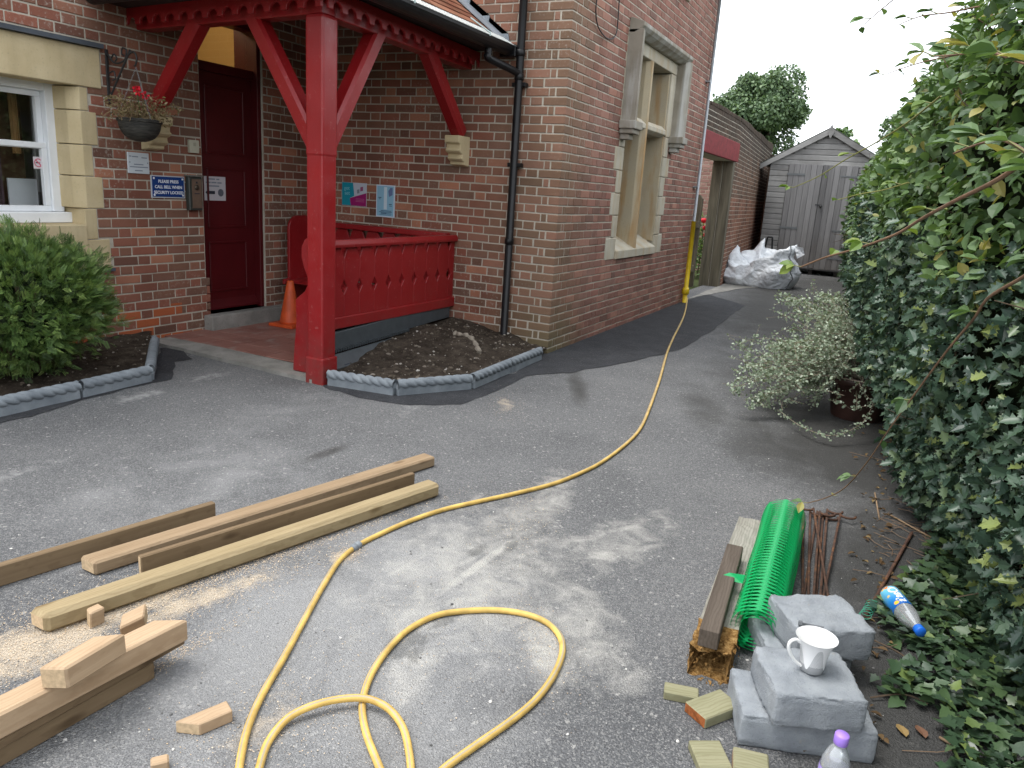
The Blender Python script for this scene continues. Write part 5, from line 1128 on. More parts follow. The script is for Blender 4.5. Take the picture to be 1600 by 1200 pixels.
# ------------------------------------------------------------------ shed
SX, SY0, SY1, SYR, SZE, SZR, SZ0 = 12.2, -2.18, .16, -1.0, 2.46, 3.08, .11
shed = thing('garden_shed', (SX+1.2,-1.0,0), 'weathered grey timber shed with double doors and apex roof', 'shed')
msh = MT('silvered_cladding', .9, .15); ps = msh.pos(); r_ = msh.orand(); v_ = msh.map(ps, (2,1.6,34)); c_ = msh.ramp(msh.noise(v_, 1.5, 6), [(.3, (.19,.187,.183)), (.7, (.34,.335,.325))]); c_ = msh.mix(.5, c_, msh.mix(r_, (.16,.157,.155), (.36,.355,.345))); c_ = msh.mix(msh.ramp(msh.noise(ps, 1.5, 5), [(.45, 0), (.7, .5)]), c_, (.08,.075,.07)); msh.color(c_); msh.bump(msh.noise(v_, 4, 3), .4, .004); M_CLAD = msh.m
msd_ = MT('silvered_door_boards', .9, .15); ps = msd_.pos(); r_ = msd_.orand(); v_ = msd_.map(ps, (2,30,1.4)); c_ = msd_.ramp(msd_.noise(v_, 1.5, 6), [(.3, (.10,.10,.105)), (.7, (.25,.248,.25))]); c_ = msd_.mix(.55, c_, msd_.mix(r_, (.09,.086,.085), (.28,.272,.27))); c_ = msd_.mix(msd_.n('MapRange', i0=msd_.math('ADD', msd_.sep(ps)[2], msd_.noise(ps, 3, 4)), i1=1.5, i2=.5, i3=0., i4=.5).outputs[0], c_, (.10,.082,.065)); msd_.color(c_); msd_.bump(msd_.noise(v_, 4, 3), .4, .004); M_DB = msd_.m
DY0, DY1, DZT = -1.66, -.24, 2.38
mb = MB(); mb.prism([(SY0+.02,SZ0),(SY1-.02,SZ0),(SY1-.02,SZE),(SYR,SZR-.02),(SY0+.02,SZE)], (SX,0,0), (0,1,0), (0,0,1), (1,0,0), .03, 2.45); obj('carcass', mb, M_CLAD, shed)
for y in np.linspace(SY0+.1, SY1-.1, 5): obj('bearer', MB().box(SX+.03, SX+2.4, y-.04, y+.04, -.01, SZ0-.002), plain('dark_bearer', (.03,.027,.024), .95), shed)
bh = .118; z = SZ0; k = 0
def clad(y0, y1, z): obj('cladding_board', MB().prism([(0,z),(-.008,z+.004),(-.022,z+.004),(-.020,z+bh*.78),(-.006,z+bh*.98),(0,z+bh*.98)], (SX+.028,y0,0), (1,0,0), (0,0,1), (0,1,0), 0, y1-y0), M_CLAD, shed)
while z < SZR - .12:
    zt = z + bh
    def lim(zz): return (SY0, SY1) if zz < SZE else (SY0 + (zz-SZE)/(SZR-SZE)*(SYR-SY0), SY1 - (zz-SZE)/(SZR-SZE)*(SY1-SYR))
    a, b = lim(zt)
    if zt < DZT + .06: clad(a, DY0-.012, z); clad(DY1+.012, b, z)
    elif b - a > .15: clad(a, b, z)
    z += bh
mid = (DY0+DY1)/2
for leaf, (y0, y1) in enumerate(((DY0, mid-.004), (mid+.004, DY1))):
    lf = obj('shed_door', MB().box(SX-.002, SX+.027, y0+.002, y1-.002, SZ0+.035, DZT-.005), M_DB, shed); n = 6; wd = (y1-y0)/n
    for q in range(n): obj('door_board', MB().box(SX-.022+random.uniform(-.002,.002), SX-.003, y0+q*wd+.003, y0+(q+1)*wd-.003, SZ0+.03+random.uniform(-.01,.01), DZT), M_DB, lf, bev=.003)
    hy = (y0-.10, y0+.34) if leaf == 0 else (y1-.36, y1+.02)
    for z in (2.16, 1.0, .40) if leaf == 0 else (2.16, 1.0): obj('strap_hinge', MB().prism([(hy[0],z-.022),(hy[1],z-.012 if leaf == 0 else z-.022),(hy[1],z+.012 if leaf == 0 else z+.022),(hy[0],z+.022)], (SX-.026,0,0), (0,1,0), (0,0,1), (-1,0,0), 0, .005), plain('zinc_hinge', (.13,.14,.145), .6, .4), lf)
obj('door_knob', MB().lathe([(.02,0),(.022,.02),(.03,.035),(.02,.05)], Matrix.Translation((SX-.02, mid-.07, 1.5)) @ Matrix.Rotation(rad(-90),4,'Y'), 14), M_IRON, shed, True)
obj('hasp', MB().box(SX-.03, SX-.024, mid-.09, mid+.05, 1.52, 1.545), plain('dark_hasp', (.04,.04,.045), .5), shed)
rt = [(SY0-.22, SZE-.115), (SYR, SZR+.06), (SY1+.22, SZE-.115)]
for (y0, z0), (y1, z1) in ((rt[0], rt[1]), (rt[2], rt[1])):
    obj('bargeboard', MB().prism([(y0,z0),(y1,z1),(y1,z1-.12),(y0,z0-.11)], (SX-.06,0,0), (0,1,0), (0,0,1), (1,0,0), 0, .022), M_CLAD, shed, bev=.003)
    obj('roof_slope', MB().prism([(y0,z0+.03),(y1,z1+.03),(y1,z1),(y0,z0)], (SX-.05,0,0), (0,1,0), (0,0,1), (1,0,0), 0, 2.6), plain('green_grey_felt', (.075,.08,.07), .95, .1, .2, 30, .3), shed)
obj('finial', MB().prism([(SYR,SZR-.16),(SYR+.07,SZR-.02),(SYR+.05,SZR+.03),(SYR,SZR+.14),(SYR-.05,SZR+.03),(SYR-.07,SZR-.02)], (SX-.085,0,0), (0,1,0), (0,0,1), (1,0,0), 0, .022), M_CLAD, shed, bev=.003)
fs_ = thing('folded_stand', (11.6,-.15,0), 'small dark metal stand between the brick wall and the shed', 'stand')
st_m = plain('black_tube', (.015,.017,.018), .5)
for a, b in (((11.6,.0,0),(11.62,-.08,.78)), ((11.6,-.26,0),(11.62,-.18,.78)), ((11.62,-.08,.78),(11.62,-.18,.78)), ((11.605,-.03,.3),(11.605,-.23,.3))): obj('tube', MB().tube([a, b], .018, 6), st_m, fs_)
# ------------------------------------------------------------------ bulk bag
bag = thing('builders_bag', (8.55,-.45,0), 'crumpled white woven builders bag beside the garden wall', 'bag')
mbag = MT('white_woven_plastic', .45, .4); pb_ = mbag.pos(); cb_ = mbag.ramp(mbag.noise(pb_, 5, 6), [(.3, (.56,.59,.63)), (.65, (.74,.77,.80))]); cb_ = mbag.mix(mbag.ramp(mbag.noise(pb_, 2.2, 5), [(.58, 0), (.75, .5)]), cb_, (.30,.31,.31)); mbag.color(cb_)
vn_ = mbag.n('TexVoronoi', dict(feature='DISTANCE_TO_EDGE'), Vector=mbag.map(pb_, (5,6,8)), Scale=1.2).outputs['Distance']; mbag.bump(mbag.math('ADD', mbag.math('MULTIPLY', vn_, 1.2), mbag.noise(pb_, 9, 6, .6, 1.5)), .6, .05)
NA, rings = 72, []
def rimz(a):   # a: 0 = -x (towards the yard), pi/2 = +y (wall side)
    pts = [(-180, .66), (-150, .62), (-120, .62), (-85, .78), (-62, .80), (-38, .66), (-10, .50), (20, .36), (50, .33), (75, .42), (95, .66), (108, .70), (125, .46), (150, .60), (165, .82), (180, .66)]
    return float(np.interp(math.degrees(a), [p[0] for p in pts], [p[1] for p in pts]))
cx, cy = 8.55, -.46
def brad(a, f):
    c, s = math.cos(a), math.sin(a); e = 3.2; r = (abs(c/.50)**e + abs(s/.62)**e)**(-1/e); return r*f
NR = 16; vs = []
for k in range(NR):
    t = k/(NR-1)
    for j in range(NA):
        a = -math.pi + 2*math.pi*j/NA; z = rimz(a)*t; f = .96 + .12*math.sin(math.pi*min(t*1.25, 1)) - .22*max(0, t-.55)
        r = brad(a, f); vs.append((cx - r*math.cos(a), cy + r*math.sin(a), z))
for k in range(1, 7):
    t = k/6
    for j in range(NA):
        a = -math.pi + 2*math.pi*j/NA; z = rimz(a)*(1-t) + .22*t; r = brad(a, .86 - .70*t); vs.append((cx - r*math.cos(a), cy + r*math.sin(a), z))
v = np.array(vs); zf = np.clip(v[:,2]/.25, 0, 1)
nz = np.stack([vnoise(v, 4.2, 21), vnoise(v, 4.6, 22), vnoise(v, 4.2, 23)], 1)*.055 + np.stack([vnoise(v, 12, 24), vnoise(v, 12, 25), vnoise(v, 12, 26)], 1)*.022
rdg = (1 - np.abs(vnoise(v, 6.5, 31)))[:,None]**2*.05; dirv = v - np.array([cx, cy, .2]); dirv /= np.linalg.norm(dirv, axis=1)[:,None]
v = v + nz*(.35 + .65*zf[:,None]) + dirv*rdg*zf[:,None]; v[:,2] = np.maximum(v[:,2], .003)
tot = NR + 6; fs = [(k*NA+j, (k+1)*NA+j, (k+1)*NA+(j+1)%NA, k*NA+(j+1)%NA) for k in range(tot-1) for j in range(NA)] + [tuple((tot-1)*NA+j for j in range(NA))]
bo_ = obj('sack', MB().add(v, fs), mbag.m, bag, True)
for a in (-60, 62):    # dark seams / straps up the corners
    j = int((math.radians(a) + math.pi)/(2*math.pi)*NA) % NA; path = [v[k*NA+j] + dirv[k*NA+j]*.008 for k in range(NR)]
    m_ = MB(); m_.tube(path, .011, 5); obj('strap', m_, plain('dark_strap', (.13,.14,.15), .7), bag, True)
fl_ = MB(); q0 = v[(NR-1)*NA + int((math.radians(-70)+math.pi)/(2*math.pi)*NA)]
fl_.add([q0, q0+np.array([-.05,-.16,-.02]), q0+np.array([-.03,-.20,-.14]), q0+np.array([-.02,-.08,-.22])], [(0,1,2,3)]); obj('loose_flap', fl_, mbag.m, bag)
# ------------------------------------------------------------------ foliage tools
def T_oval(w_=.5, fold=.10):
    V = [(0,0,0),(-w_*.36,.25,fold),(0,.25,0),(w_*.36,.25,fold),(-w_*.5,.55,fold*1.1),(0,.55,.02),(w_*.5,.55,fold*1.1),(-w_*.30,.82,fold*.6),(0,.82,0),(w_*.30,.82,fold*.6),(0,1.03,-.06)]
    return V, [(0,2,1),(0,3,2),(1,2,5,4),(2,3,6,5),(4,5,8,7),(5,6,9,8),(7,8,10),(8,9,10)]
def T_holly():
    h = [(.10,.08,.02),(.34,.16,.14),(.20,.30,.03),(.40,.44,.16),(.22,.56,.03),(.34,.74,.13),(.12,.84,.02)]
    V = [(0,0,0)] + h + [(0,1.05,-.05)] + [(-x,y,z) for x, y, z in h] + [(0,.3,-.03),(0,.56,-.03)]
    L = 9; s1, s2 = 16, 17
    F = [(0,1,s1),(1,2,3),(1,3,s1),(3,4,5),(3,5,s2,s1),(5,6,7),(5,7,8,s2)]
    m = lambda i: 0 if i == 0 else (8 if i == 8 else (i if i > 15 else i + 8))
    return V, F + [tuple(m(i) for i in f[::-1]) for f in F]
def T_ivy():
    o = [(0,0,0),(.22,-.14,.05),(.30,.06,.06),(.56,.22,.10),(.34,.36,.05),(.30,.56,.05),(0,1.0,-.04)]
    V = o + [(-x,y,z) for x, y, z in o[1:6]] + [(0,.35,-.02)]
    c = 12; ring = [0,1,2,3,4,5,6,11,10,9,8,7]; return V, [(c, ring[i], ring[(i+1)%12]) for i in range(12)]
def T_sprig(n=7):
    V, F = [], []
    for k in range(n):
        y = .12 + .8*k/n; l = .30*(1-.5*k/n)
        for s in (-1, 1):
            b = len(V); V += [(0,y,0),(s*l,y+.20,.05),(s*l*.8,y+.27,.04)]; F.append((b,b+1,b+2) if s > 0 else (b,b+2,b+1))
    b = len(V); V += [(-.03,0,0),(.03,0,0),(0,1.1,0)]; F.append((b,b+1,b+2)); return V, F
def T_disc(n=6): return [(.5*math.cos(2*math.pi*k/n), .5+.5*math.sin(2*math.pi*k/n), .08*(k % 2)) for k in range(n)], [tuple(range(n))]
def unit(a): return a/(np.linalg.norm(a, axis=-1, keepdims=True) + 1e-9)
def frames(axis, nrm):
    y = unit(axis); z = unit(nrm - y*np.sum(nrm*y, 1, keepdims=True)); x = np.cross(y, z); return x, y, z
def build(name, V, F, mats, parent=None, rnd=None):
    """numpy mesh: V (n,3), F list of index arrays grouped by size"""
    me = bpy.data.meshes.new(name); me.vertices.add(len(V)); me.vertices.foreach_set('co', V.astype(np.float32).ravel())
    tot = sum(f.size for f in F); npoly = sum(len(f) for f in F); me.loops.add(tot); me.polygons.add(npoly)
    me.loops.foreach_set('vertex_index', np.concatenate([f.ravel() for f in F]).astype(np.int32))
    sz = np.concatenate([np.full(len(f), f.shape[1]) for f in F]); me.polygons.foreach_set('loop_start', np.concatenate([[0], np.cumsum(sz)[:-1]]).astype(np.int32))
    try: me.polygons.foreach_set('loop_total', sz.astype(np.int32))
    except Exception: pass
    if rnd is not None: me.attributes.new('rnd', 'FLOAT', 'FACE').data.foreach_set('value', rnd.astype(np.float32))
    me.materials.append(mats); me.update(calc_edges=True); me.validate(); o = bpy.data.objects.new(name, me); link(o, parent); return o
def scatter(name, tmpl, P, axis, nrm, size, mat, parent=None, rnd=None, width=None):
    tv = np.array(tmpl[0], float); n = len(P); x, y, z = frames(axis, nrm); s = size[:,None,None]
    wx = 1. if width is None else width[:,None,None]
    V = P[:,None,:] + s*(x[:,None,:]*tv[None,:,0:1]*wx + y[:,None,:]*tv[None,:,1:2] + z[:,None,:]*tv[None,:,2:3])
    by = {}
    for f in tmpl[1]: by.setdefault(len(f), []).append(f)
    base = (np.arange(n)*len(tv))[:,None,None]; F, R = [], []; rnd = rng.random(n) if rnd is None else rnd
    for k, fl in by.items():
        F.append((base + np.array(fl)[None]).reshape(-1, k)); R.append(np.repeat(rnd, len(fl)))
    return build(name, V.reshape(-1,3), F, mat, parent, np.concatenate(R))
LEAFMESH = {}
def leaf_objs(name, tmpl, P, axis, nrm, size, mat, parent):
    """each leaf an object of its own, sharing six meshes"""
    key = (name, mat.name)
    if key not in LEAFMESH:
        L = []
        for r in range(6):
            me = bpy.data.meshes.new(name); me.from_pydata([tuple(v) for v in tmpl[0]], [], tmpl[1]); me.attributes.new('rnd', 'FLOAT', 'FACE').data.foreach_set('value', [r/5.]*len(tmpl[1])); me.materials.append(mat); L.append(me)
        LEAFMESH[key] = L
    x, y, z = frames(axis, nrm)
    for i in range(len(P)):
        o = bpy.data.objects.new(name, LEAFMESH[key][rng.integers(6)]); link(o, parent)
        M = Matrix((Vector(x[i])*size[i], Vector(y[i])*size[i], Vector(z[i])*size[i])).transposed().to_4x4(); M.translation = Vector(P[i]); o.matrix_basis = M
def mk_leaf(name, stops, rough=.45, trans=.25, spec=.4, sheen=None):
    m = MT(name, rough, spec); r = m.rnd(); c = m.ramp(r, stops); p = m.pos()
    c = m.mix(m.math('MULTIPLY', m.noise(p, 1.3, 3), .5), c, m.mix(1., c, (.7,.75,.6), 'MULTIPLY')); m.color(c)
    t = m.n('BsdfTranslucent', Color=m.mix(1., c, (1.1,1.15,.5), 'MULTIPLY')); mx = m.n('MixShader', i0=trans, i1=m.b.outputs[0], i2=t.outputs[0]); m.t.links.new(mx.outputs[0], m.out.inputs[0]); return m.m
L_HOLLY = mk_leaf('holly_leaf', [(0, (0.0312, 0.0576, 0.0432)), (0.4, (0.0576, 0.102, 0.0696)), (0.78, (0.09, 0.144, 0.096)), (0.95, (0.138, 0.192, 0.096)), (1, (0.24, 0.288, 0.096))], .36, .12, .45)
L_BRAM = mk_leaf('bramble_leaf', [(0, (0.054, 0.102, 0.0432)), (0.4, (0.102, 0.174, 0.0696)), (0.8, (0.156, 0.246, 0.102)), (0.97, (0.204, 0.3, 0.12)), (1, (0.36, 0.324, 0.108))], .45, .28)
L_MIX = mk_leaf('hedge_leaf', [(0, (0.054, 0.096, 0.048)), (0.5, (0.108, 0.168, 0.0816)), (0.92, (0.168, 0.24, 0.12)), (1, (0.24, 0.3, 0.144))], .45, .22)
L_IVY = mk_leaf('ivy_leaf', [(0, (0.028, 0.05, 0.03)), (0.5, (0.048, 0.088, 0.046)), (0.85, (0.08, 0.13, 0.055)), (1, (0.17, 0.23, 0.07))], .33, .10, .5)
L_YEW = mk_leaf('yew_spray', [(0, (0.0403, 0.0747, 0.023)), (0.4, (0.0978, 0.1725, 0.0483)), (0.8, (0.1725, 0.2702, 0.0747)), (1, (0.276, 0.368, 0.115))], .45, .2)
L_OAK = mk_leaf('oak_leaf', [(0, (0.065, 0.1105, 0.0585)), (0.5, (0.117, 0.182, 0.0936)), (1, (0.182, 0.26, 0.13))], .5, .2)
L_SILV = mk_leaf('silver_leaf', [(0, (.16,.20,.14)), (.5, (.29,.35,.26)), (.85, (.42,.48,.38)), (1, (.58,.62,.54))], .8, .15, .2)
L_SHOOT = mk_leaf('young_shoot', [(0, (.12,.20,.035)), (1, (.22,.28,.06))], .45, .3)
L_DEAD = mk_leaf('dead_leaf', [(0, (.06,.036,.018)), (.6, (.13,.08,.04)), (1, (.24,.17,.08))], .8, .1, .2)
M_TWIG = plain('twig_bark', (.10,.072,.05), .85, .2, .3, 30); M_BARK = plain('oak_bark', (.06,.05,.04), .95, .1, .3, 8, .6); M_CANE = plain('bramble_cane', (.17,.10,.06), .6, .3, .3, 25)
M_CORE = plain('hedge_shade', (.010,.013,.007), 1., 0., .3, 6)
# ------------------------------------------------------------------ hedge along the right
BX, BV = [-5.6,-5,-4.4,-3.6,-2.5,-1,0,2,4,8,11,13.5], [.05,.10,.16,.22,.32,.42,.50,.66,.78,.95,.95,.95]
FX, FV = [-5.6,-4.6,-3.8,-3.0,-2.2,-1.2,0,9,13], [-3.55,-3.42,-3.34,-3.20,-3.05,-2.98,-2.95,-2.95,-2.65]
def yface(x, z):
    b = np.interp(x, BX, BV); s = np.clip(z/2.8, 0, 1); prof = np.sin(np.pi*s**.85); foot = np.interp(x, FX, FV)
    pts = np.stack([x, z*1.3, np.zeros_like(x)], 1); return foot + b*prof + .07*vnoise(pts, 2.1, 41) + .05*vnoise(pts, 5.3, 42)*np.clip(z/.4, .2, 1)
def ztop(x): return 2.62 + .10*np.sin(x*1.7) + .08*np.sin(x*4.1+1) + .012*np.clip(x, 0, 20)
def hedge_pts(n, x0, x1, zlo, zhi, depth):
    x = rng.uniform(x0, x1, n); z = rng.uniform(0, 1, n)*(np.minimum(ztop(x), zhi) - zlo) + zlo; d = rng.exponential(depth, n) - .03; y = yface(x, z) - d
    e = .02; gz = (yface(x, z+e) - yface(x, z-e))/(2*e); gx = (yface(x+e, z) - yface(x-e, z))/(2*e); nn = unit(np.stack([-gx, np.ones(n), -gz], 1)); return np.stack([x, y, z], 1), nn, d
def leaf_dirs(nn, up=.5, jit=.8, droop=.3):
    n = len(nn); nrm = unit(nn*.8 + np.array([0,0,up]) + rng.normal(size=(n,3))*jit*.5); ax = unit(rng.normal(size=(n,3)) + nn*.6 + np.array([0,0,-droop])); return ax, nrm
def pick_big(P, size, k, nn=None):
    c = (P - CAMP) @ RN; dist = -c[:,2]; u = 800 + FPX*c[:,0]/np.maximum(dist, .1); v = 600 - FPX*c[:,1]/np.maximum(dist, .1)
    ok = (dist > .5) & (u > 0) & (u < 1600) & (v > 0) & (v < 1200); sc = np.where(ok, size/np.maximum(dist, .1), 0); idx = np.argsort(-sc)[:k]; return idx[sc[idx] > 0]
def foliage(parent, name, tmpl, P, nn, size, mat, big=0, d=None, **kw):
    ax, nrm = leaf_dirs(nn, **kw); keep = np.ones(len(P), bool)
    if big:
        cand = np.where(d < .05)[0]; idx = cand[pick_big(P[cand], size[cand], big)]; leaf_objs(name, tmpl, P[idx], ax[idx], nrm[idx], size[idx], mat, parent); keep[idx] = False
    tag(scatter(name + '_mass', tmpl, P[keep], ax[keep], nrm[keep], size[keep], mat, parent), kind='stuff')
holly = thing('holly_hedge', (-1.5,-3.3,0), 'dark glossy holly hedge growing beside the tarmac', 'hedge')
n = 22000; P, nn, d = hedge_pts(n, -5.3, 2.6, .0, 1.75, .09); keep = (P[:,2] + .35*vnoise(P, 1.6, 51)) < 1.45; P, nn, d = P[keep], nn[keep], d[keep]
foliage(holly, 'holly_leaf', T_holly(), P, nn, rng.uniform(.028,.066,len(P)), L_HOLLY, 270, d, up=.5)
bram = thing('bramble_thicket', (-1.5,-3.2,0), 'light green bramble thicket covering the upper part of the hedge', 'bramble')
n = 19000; P, nn, d = hedge_pts(n, -5.2, 5.0, .9, 3.2, .10); keep = (P[:,2] + .35*vnoise(P, 1.6, 51)) > 1.35; P, nn, d = P[keep], nn[keep], d[keep]
P[:,2] += (rng.random(len(P)) < .06)*rng.random(len(P))*.22
foliage(bram, 'bramble_leaf', T_oval(.66), P, nn, rng.uniform(.03,.08,len(P)), L_BRAM, 230, d, up=.7, droop=.5)
farh = thing('mixed_hedge', (8,-3.0,0), 'dense leafy hedge running from the bramble to the grey shed', 'hedge')
n = 22000; P, nn, d = hedge_pts(n, 1.8, 13.6, .0, 3.2, .10); P[:,2] += (rng.random(n) < .05)*rng.random(n)*.25
foliage(farh, 'hedge_leaf', T_oval(.6), P, nn, rng.uniform(.03,.075,n), L_MIX, 0, d, up=.6)
# added shell with inner shade painted dark, so the hedge is not see-through
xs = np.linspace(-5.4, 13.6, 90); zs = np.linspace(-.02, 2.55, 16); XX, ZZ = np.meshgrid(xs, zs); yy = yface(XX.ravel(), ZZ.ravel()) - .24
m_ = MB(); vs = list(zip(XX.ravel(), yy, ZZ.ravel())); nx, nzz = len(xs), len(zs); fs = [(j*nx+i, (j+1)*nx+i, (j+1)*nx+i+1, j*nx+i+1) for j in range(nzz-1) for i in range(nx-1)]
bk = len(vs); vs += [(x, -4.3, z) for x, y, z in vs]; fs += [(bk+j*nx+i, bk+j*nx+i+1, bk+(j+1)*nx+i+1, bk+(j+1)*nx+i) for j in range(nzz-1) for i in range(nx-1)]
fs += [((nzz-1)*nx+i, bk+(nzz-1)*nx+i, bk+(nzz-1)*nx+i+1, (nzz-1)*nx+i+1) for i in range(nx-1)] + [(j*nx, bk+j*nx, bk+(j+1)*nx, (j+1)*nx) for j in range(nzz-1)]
obj('dark_inner_shell', MB().add(vs, fs), M_CORE, farh)
tw = MB()
for k in range(260):
    P0, n0, d0 = hedge_pts(1, -4.9, 3.5, .1, 2.6, .05); p = P0[0] - n0[0]*.15; dr = unit((rng.normal(size=3)*.6 + n0[0]*.9 + np.array([0,0,.5]))[None])[0]; L = rng.uniform(.12,.34); tw.tube([p, p + dr*L*.5 + rng.normal(size=3)*.015, p + dr*L], [.004,.003,.0015], 4)
tag(obj('twigs', tw, M_TWIG, holly), kind='stuff')
# bramble canes reaching out of the hedge
def R_(x, y, dist): return CAMP + ray(x, y)*dist
def cane(label, pts, r0, r1, nl, size, leafmat, green=False, seed=0, side=1.0):
    path = catmull([R_(*q) for q in pts], 6); k = len(path); t = thing('bramble_cane', path[0], label, 'bramble cane'); rr = np.linspace(r0, r1, k)
    obj('stem', MB().tube(path, list(rr), 6), M_CANE if not green else plain('green_shoot', (.20,.20,.06), .6), t, True)
    idx = np.linspace(2, k-1, nl).astype(int) if nl else []; PP, AX, NN, SZ = [], [], [], []
    for q, i in enumerate(idx):
        tg = unit((path[min(i+1,k-1)] - path[max(i-1,0)])[None])[0]; sd_ = np.cross(tg, [0,0,1]); s = 1 if q % 2 else -1
        pet = path[i] + (sd_*s*.5 + tg*.5 + np.array([0,0,.25]))*size*.7
        obj('leaf_stalk', MB().tube([path[i], pet], .0016, 4), plain('stalk', (.16,.16,.06), .7), t) if q % 2 == 0 else None
        for w_ in ((-.9, 0, .9) if q % 2 == 0 else (0,)):
            base = pet if q % 2 == 0 else path[i]; ax = tg*.6 + sd_*s*.8 + np.cross([0,0,1], sd_)*w_*s*.9 + rng.normal(size=3)*.2; PP.append(base); AX.append(ax); NN.append(np.array([0,0,1]) + rng.normal(size=3)*.35 - ray(1400,500)*.3); SZ.append(size*rng.uniform(.75,1.15))
    if nl: leaf_objs('leaf', T_oval(.6, .12), np.array(PP), np.array(AX), np.array(NN), np.array(SZ), leafmat, t)
    return t
cane('long brown bramble cane stretching from the hedge towards the shed doors', [(1640,225,1.75),(1560,280,1.9),(1490,315,2.05),(1440,342,2.2),(1400,366,2.35),(1340,388,2.5),(1290,402,2.6),(1252,417,2.7)], .0055, .0025, 7, .05, L_SHOOT)
cane('arching bramble cane hanging down in front of the holly towards the mesh roll', [(1650,395,1.9),(1600,432,2.0),(1545,465,2.15),(1520,500,2.25),(1480,548,2.4),(1430,615,2.6),(1390,670,2.8),(1355,722,3.0),(1320,762,3.2),(1290,778,3.35),(1262,786,3.45)], .0045, .0018, 9, .052, L_BRAM)
cane('thin green bramble shoot crossing the top of the shed doors', [(1470,150,2.6),(1420,190,2.8),(1370,222,3.0),(1320,250,3.15),(1280,275,3.25),(1240,293,3.35)], .003, .0014, 5, .04, L_SHOOT, True)
cane('short green shoot beside the shed door hinge', [(1420,285,2.8),(1380,297,2.9),(1345,303,3.0),(1310,312,3.05)], .0025, .0014, 2, .045, L_SHOOT, True)
cane('dark leafy sprig against the sky, topmost of the hedge', [(1480,-60,3.2),(1430,-30,3.3),(1395,0,3.4),(1365,25,3.45),(1345,43,3.5)], .003, .0012, 6, .05, L_BRAM)
cane('leafy sprig poking out of the hedge into the sky', [(1530,10,3.0),(1480,20,3.1),(1440,25,3.2),(1405,38,3.3)], .003, .0012, 6, .045, L_BRAM)
cane('thin sprig leaning out of the hedge above the shed roof', [(1500,85,3.4),(1450,95,3.5),(1415,105,3.6),(1382,117,3.7)], .003, .0012, 5, .045, L_BRAM)
cane('leafy bramble cane across the face of the hedge', [(1660,120,1.7),(1590,95,1.9),(1540,80,2.1),(1500,85,2.3),(1460,88,2.5)], .004, .0018, 9, .065, L_BRAM)
cane('bramble cane with large pale leaves on the near side of the hedge', [(1680,300,1.5),(1620,250,1.65),(1570,220,1.8),(1530,225,1.95),(1490,240,2.1)], .004, .002, 8, .07, L_BRAM)
# ------------------------------------------------------------------ ivy over the ground, litter
def ground_band(n, poly):
    out = []
    while len(out) < n:
        x, y = rng.uniform(-5.0, 1.0), rng.uniform(-3.3, -2.55)
        if inpoly(x, y, poly): out.append((x, y))
    return np.array(out)
ivp = [tuple(G(*q)[:2]) for q in ((1385,1005),(1360,965),(1400,930),(1440,880),(1460,840),(1500,830),(1560,900),(1640,1000),(1640,1260),(1480,1260),(1470,1120),(1370,1095),(1365,1060),(1440,1040),(1420,1010))]
ivy = []
XY = ground_band(1500, ivp); n = len(XY); P = np.stack([XY[:,0], XY[:,1], rng.uniform(.005,.06,n)], 1); az = rng.uniform(0, 6.28, n)
tag(scatter('ivy', T_ivy(), P, np.stack([np.cos(az), np.sin(az), rng.normal(size=n)*.25], 1), unit(np.array([[0,0,1.]]) + rng.normal(size=(n,3))*.35), rng.uniform(.03,.055,n), L_IVY), kind='stuff')
iv2 = MB()
for a, b in (((1365,1000),(1450,1075)), ((1340,965),(1470,990)), ((1380,1055),(1470,1040)), ((1360,1090),(1450,1100))): iv2.tube(catmull([G(*a,.012), G((a[0]+b[0])/2+8, (a[1]+b[1])/2-10,.02), G(*b,.015)], 6), .003, 5)
tag(obj('ivy_stems', iv2, M_TWIG), kind='stuff')
n = 620; X = rng.uniform(-4.8, 11.5, n); Y = -2.90 + np.interp(X, [8,13], [0,.5]) + np.abs(rng.normal(size=n))*.10; az = rng.uniform(0, 6.28, n)
tag(scatter('leaf_litter', T_oval(.55, .18), np.stack([X, Y, rng.uniform(.004,.02,n)], 1), np.stack([np.cos(az), np.sin(az), rng.normal(size=n)*.15], 1), unit(np.array([[0,0,1.]]) + rng.normal(size=(n,3))*.4), rng.uniform(.014,.036,n), L_DEAD), kind='stuff')
tl = MB()
for k in range(60):
    c = G(rng.uniform(1375,1470), rng.uniform(770,900), .008) if k < 38 else np.array([rng.uniform(-4.5,3), -2.85 + rng.normal()*.07, .008]); a = rng.uniform(0, 6.28); L = rng.uniform(.05,.20); dv = np.array([math.cos(a), math.sin(a), rng.normal()*.05])*L; tl.tube([c-dv*.5, c+rng.normal(size=3)*.008*np.array([1,1,.2]), c+dv*.5], .0015, 4)
tag(obj('twig_litter', tl, plain('dry_twigs', (.17,.115,.075), .9)), kind='stuff')
for k, (a, b, lab) in enumerate((((1468,1152),(1512,1178),'pale dry twig lying on the tarmac beside the ivy'), ((1367,770),(1374,810),'short brown stick by the holly at the end of the rusty pins'), ((1388,803),(1455,840),'long brown stick lying at the foot of the holly'))):
    tag(obj('dry_stick', MB().tube([G(*a,.006), G((a[0]+b[0])/2, (a[1]+b[1])/2,.010), G(*b,.006)], .0042, 6), plain('stick_wood', (.26,.18,.11), .9), None, True), lab, 'stick')
for q, lab in (((1410,1140), 'yellow brown fallen leaf at the edge of the ivy'), ((1440,1142), 'reddish brown fallen leaf at the edge of the ivy')):
    me = MB(); tv, tf = T_oval(.62, .12); c = G(*q, .01); me.add([(c[0]+.052*(v[1]-.5), c[1]-.052*v[0]+.02*(v[1]-.5), .008+.03*v[2]) for v in tv], tf); tag(obj('fallen_leaf', me, flat('leaf_%d' % q[0], (.24,.16,.06) if q[0] < 1420 else (.14,.07,.04), .7)), lab, 'leaf')
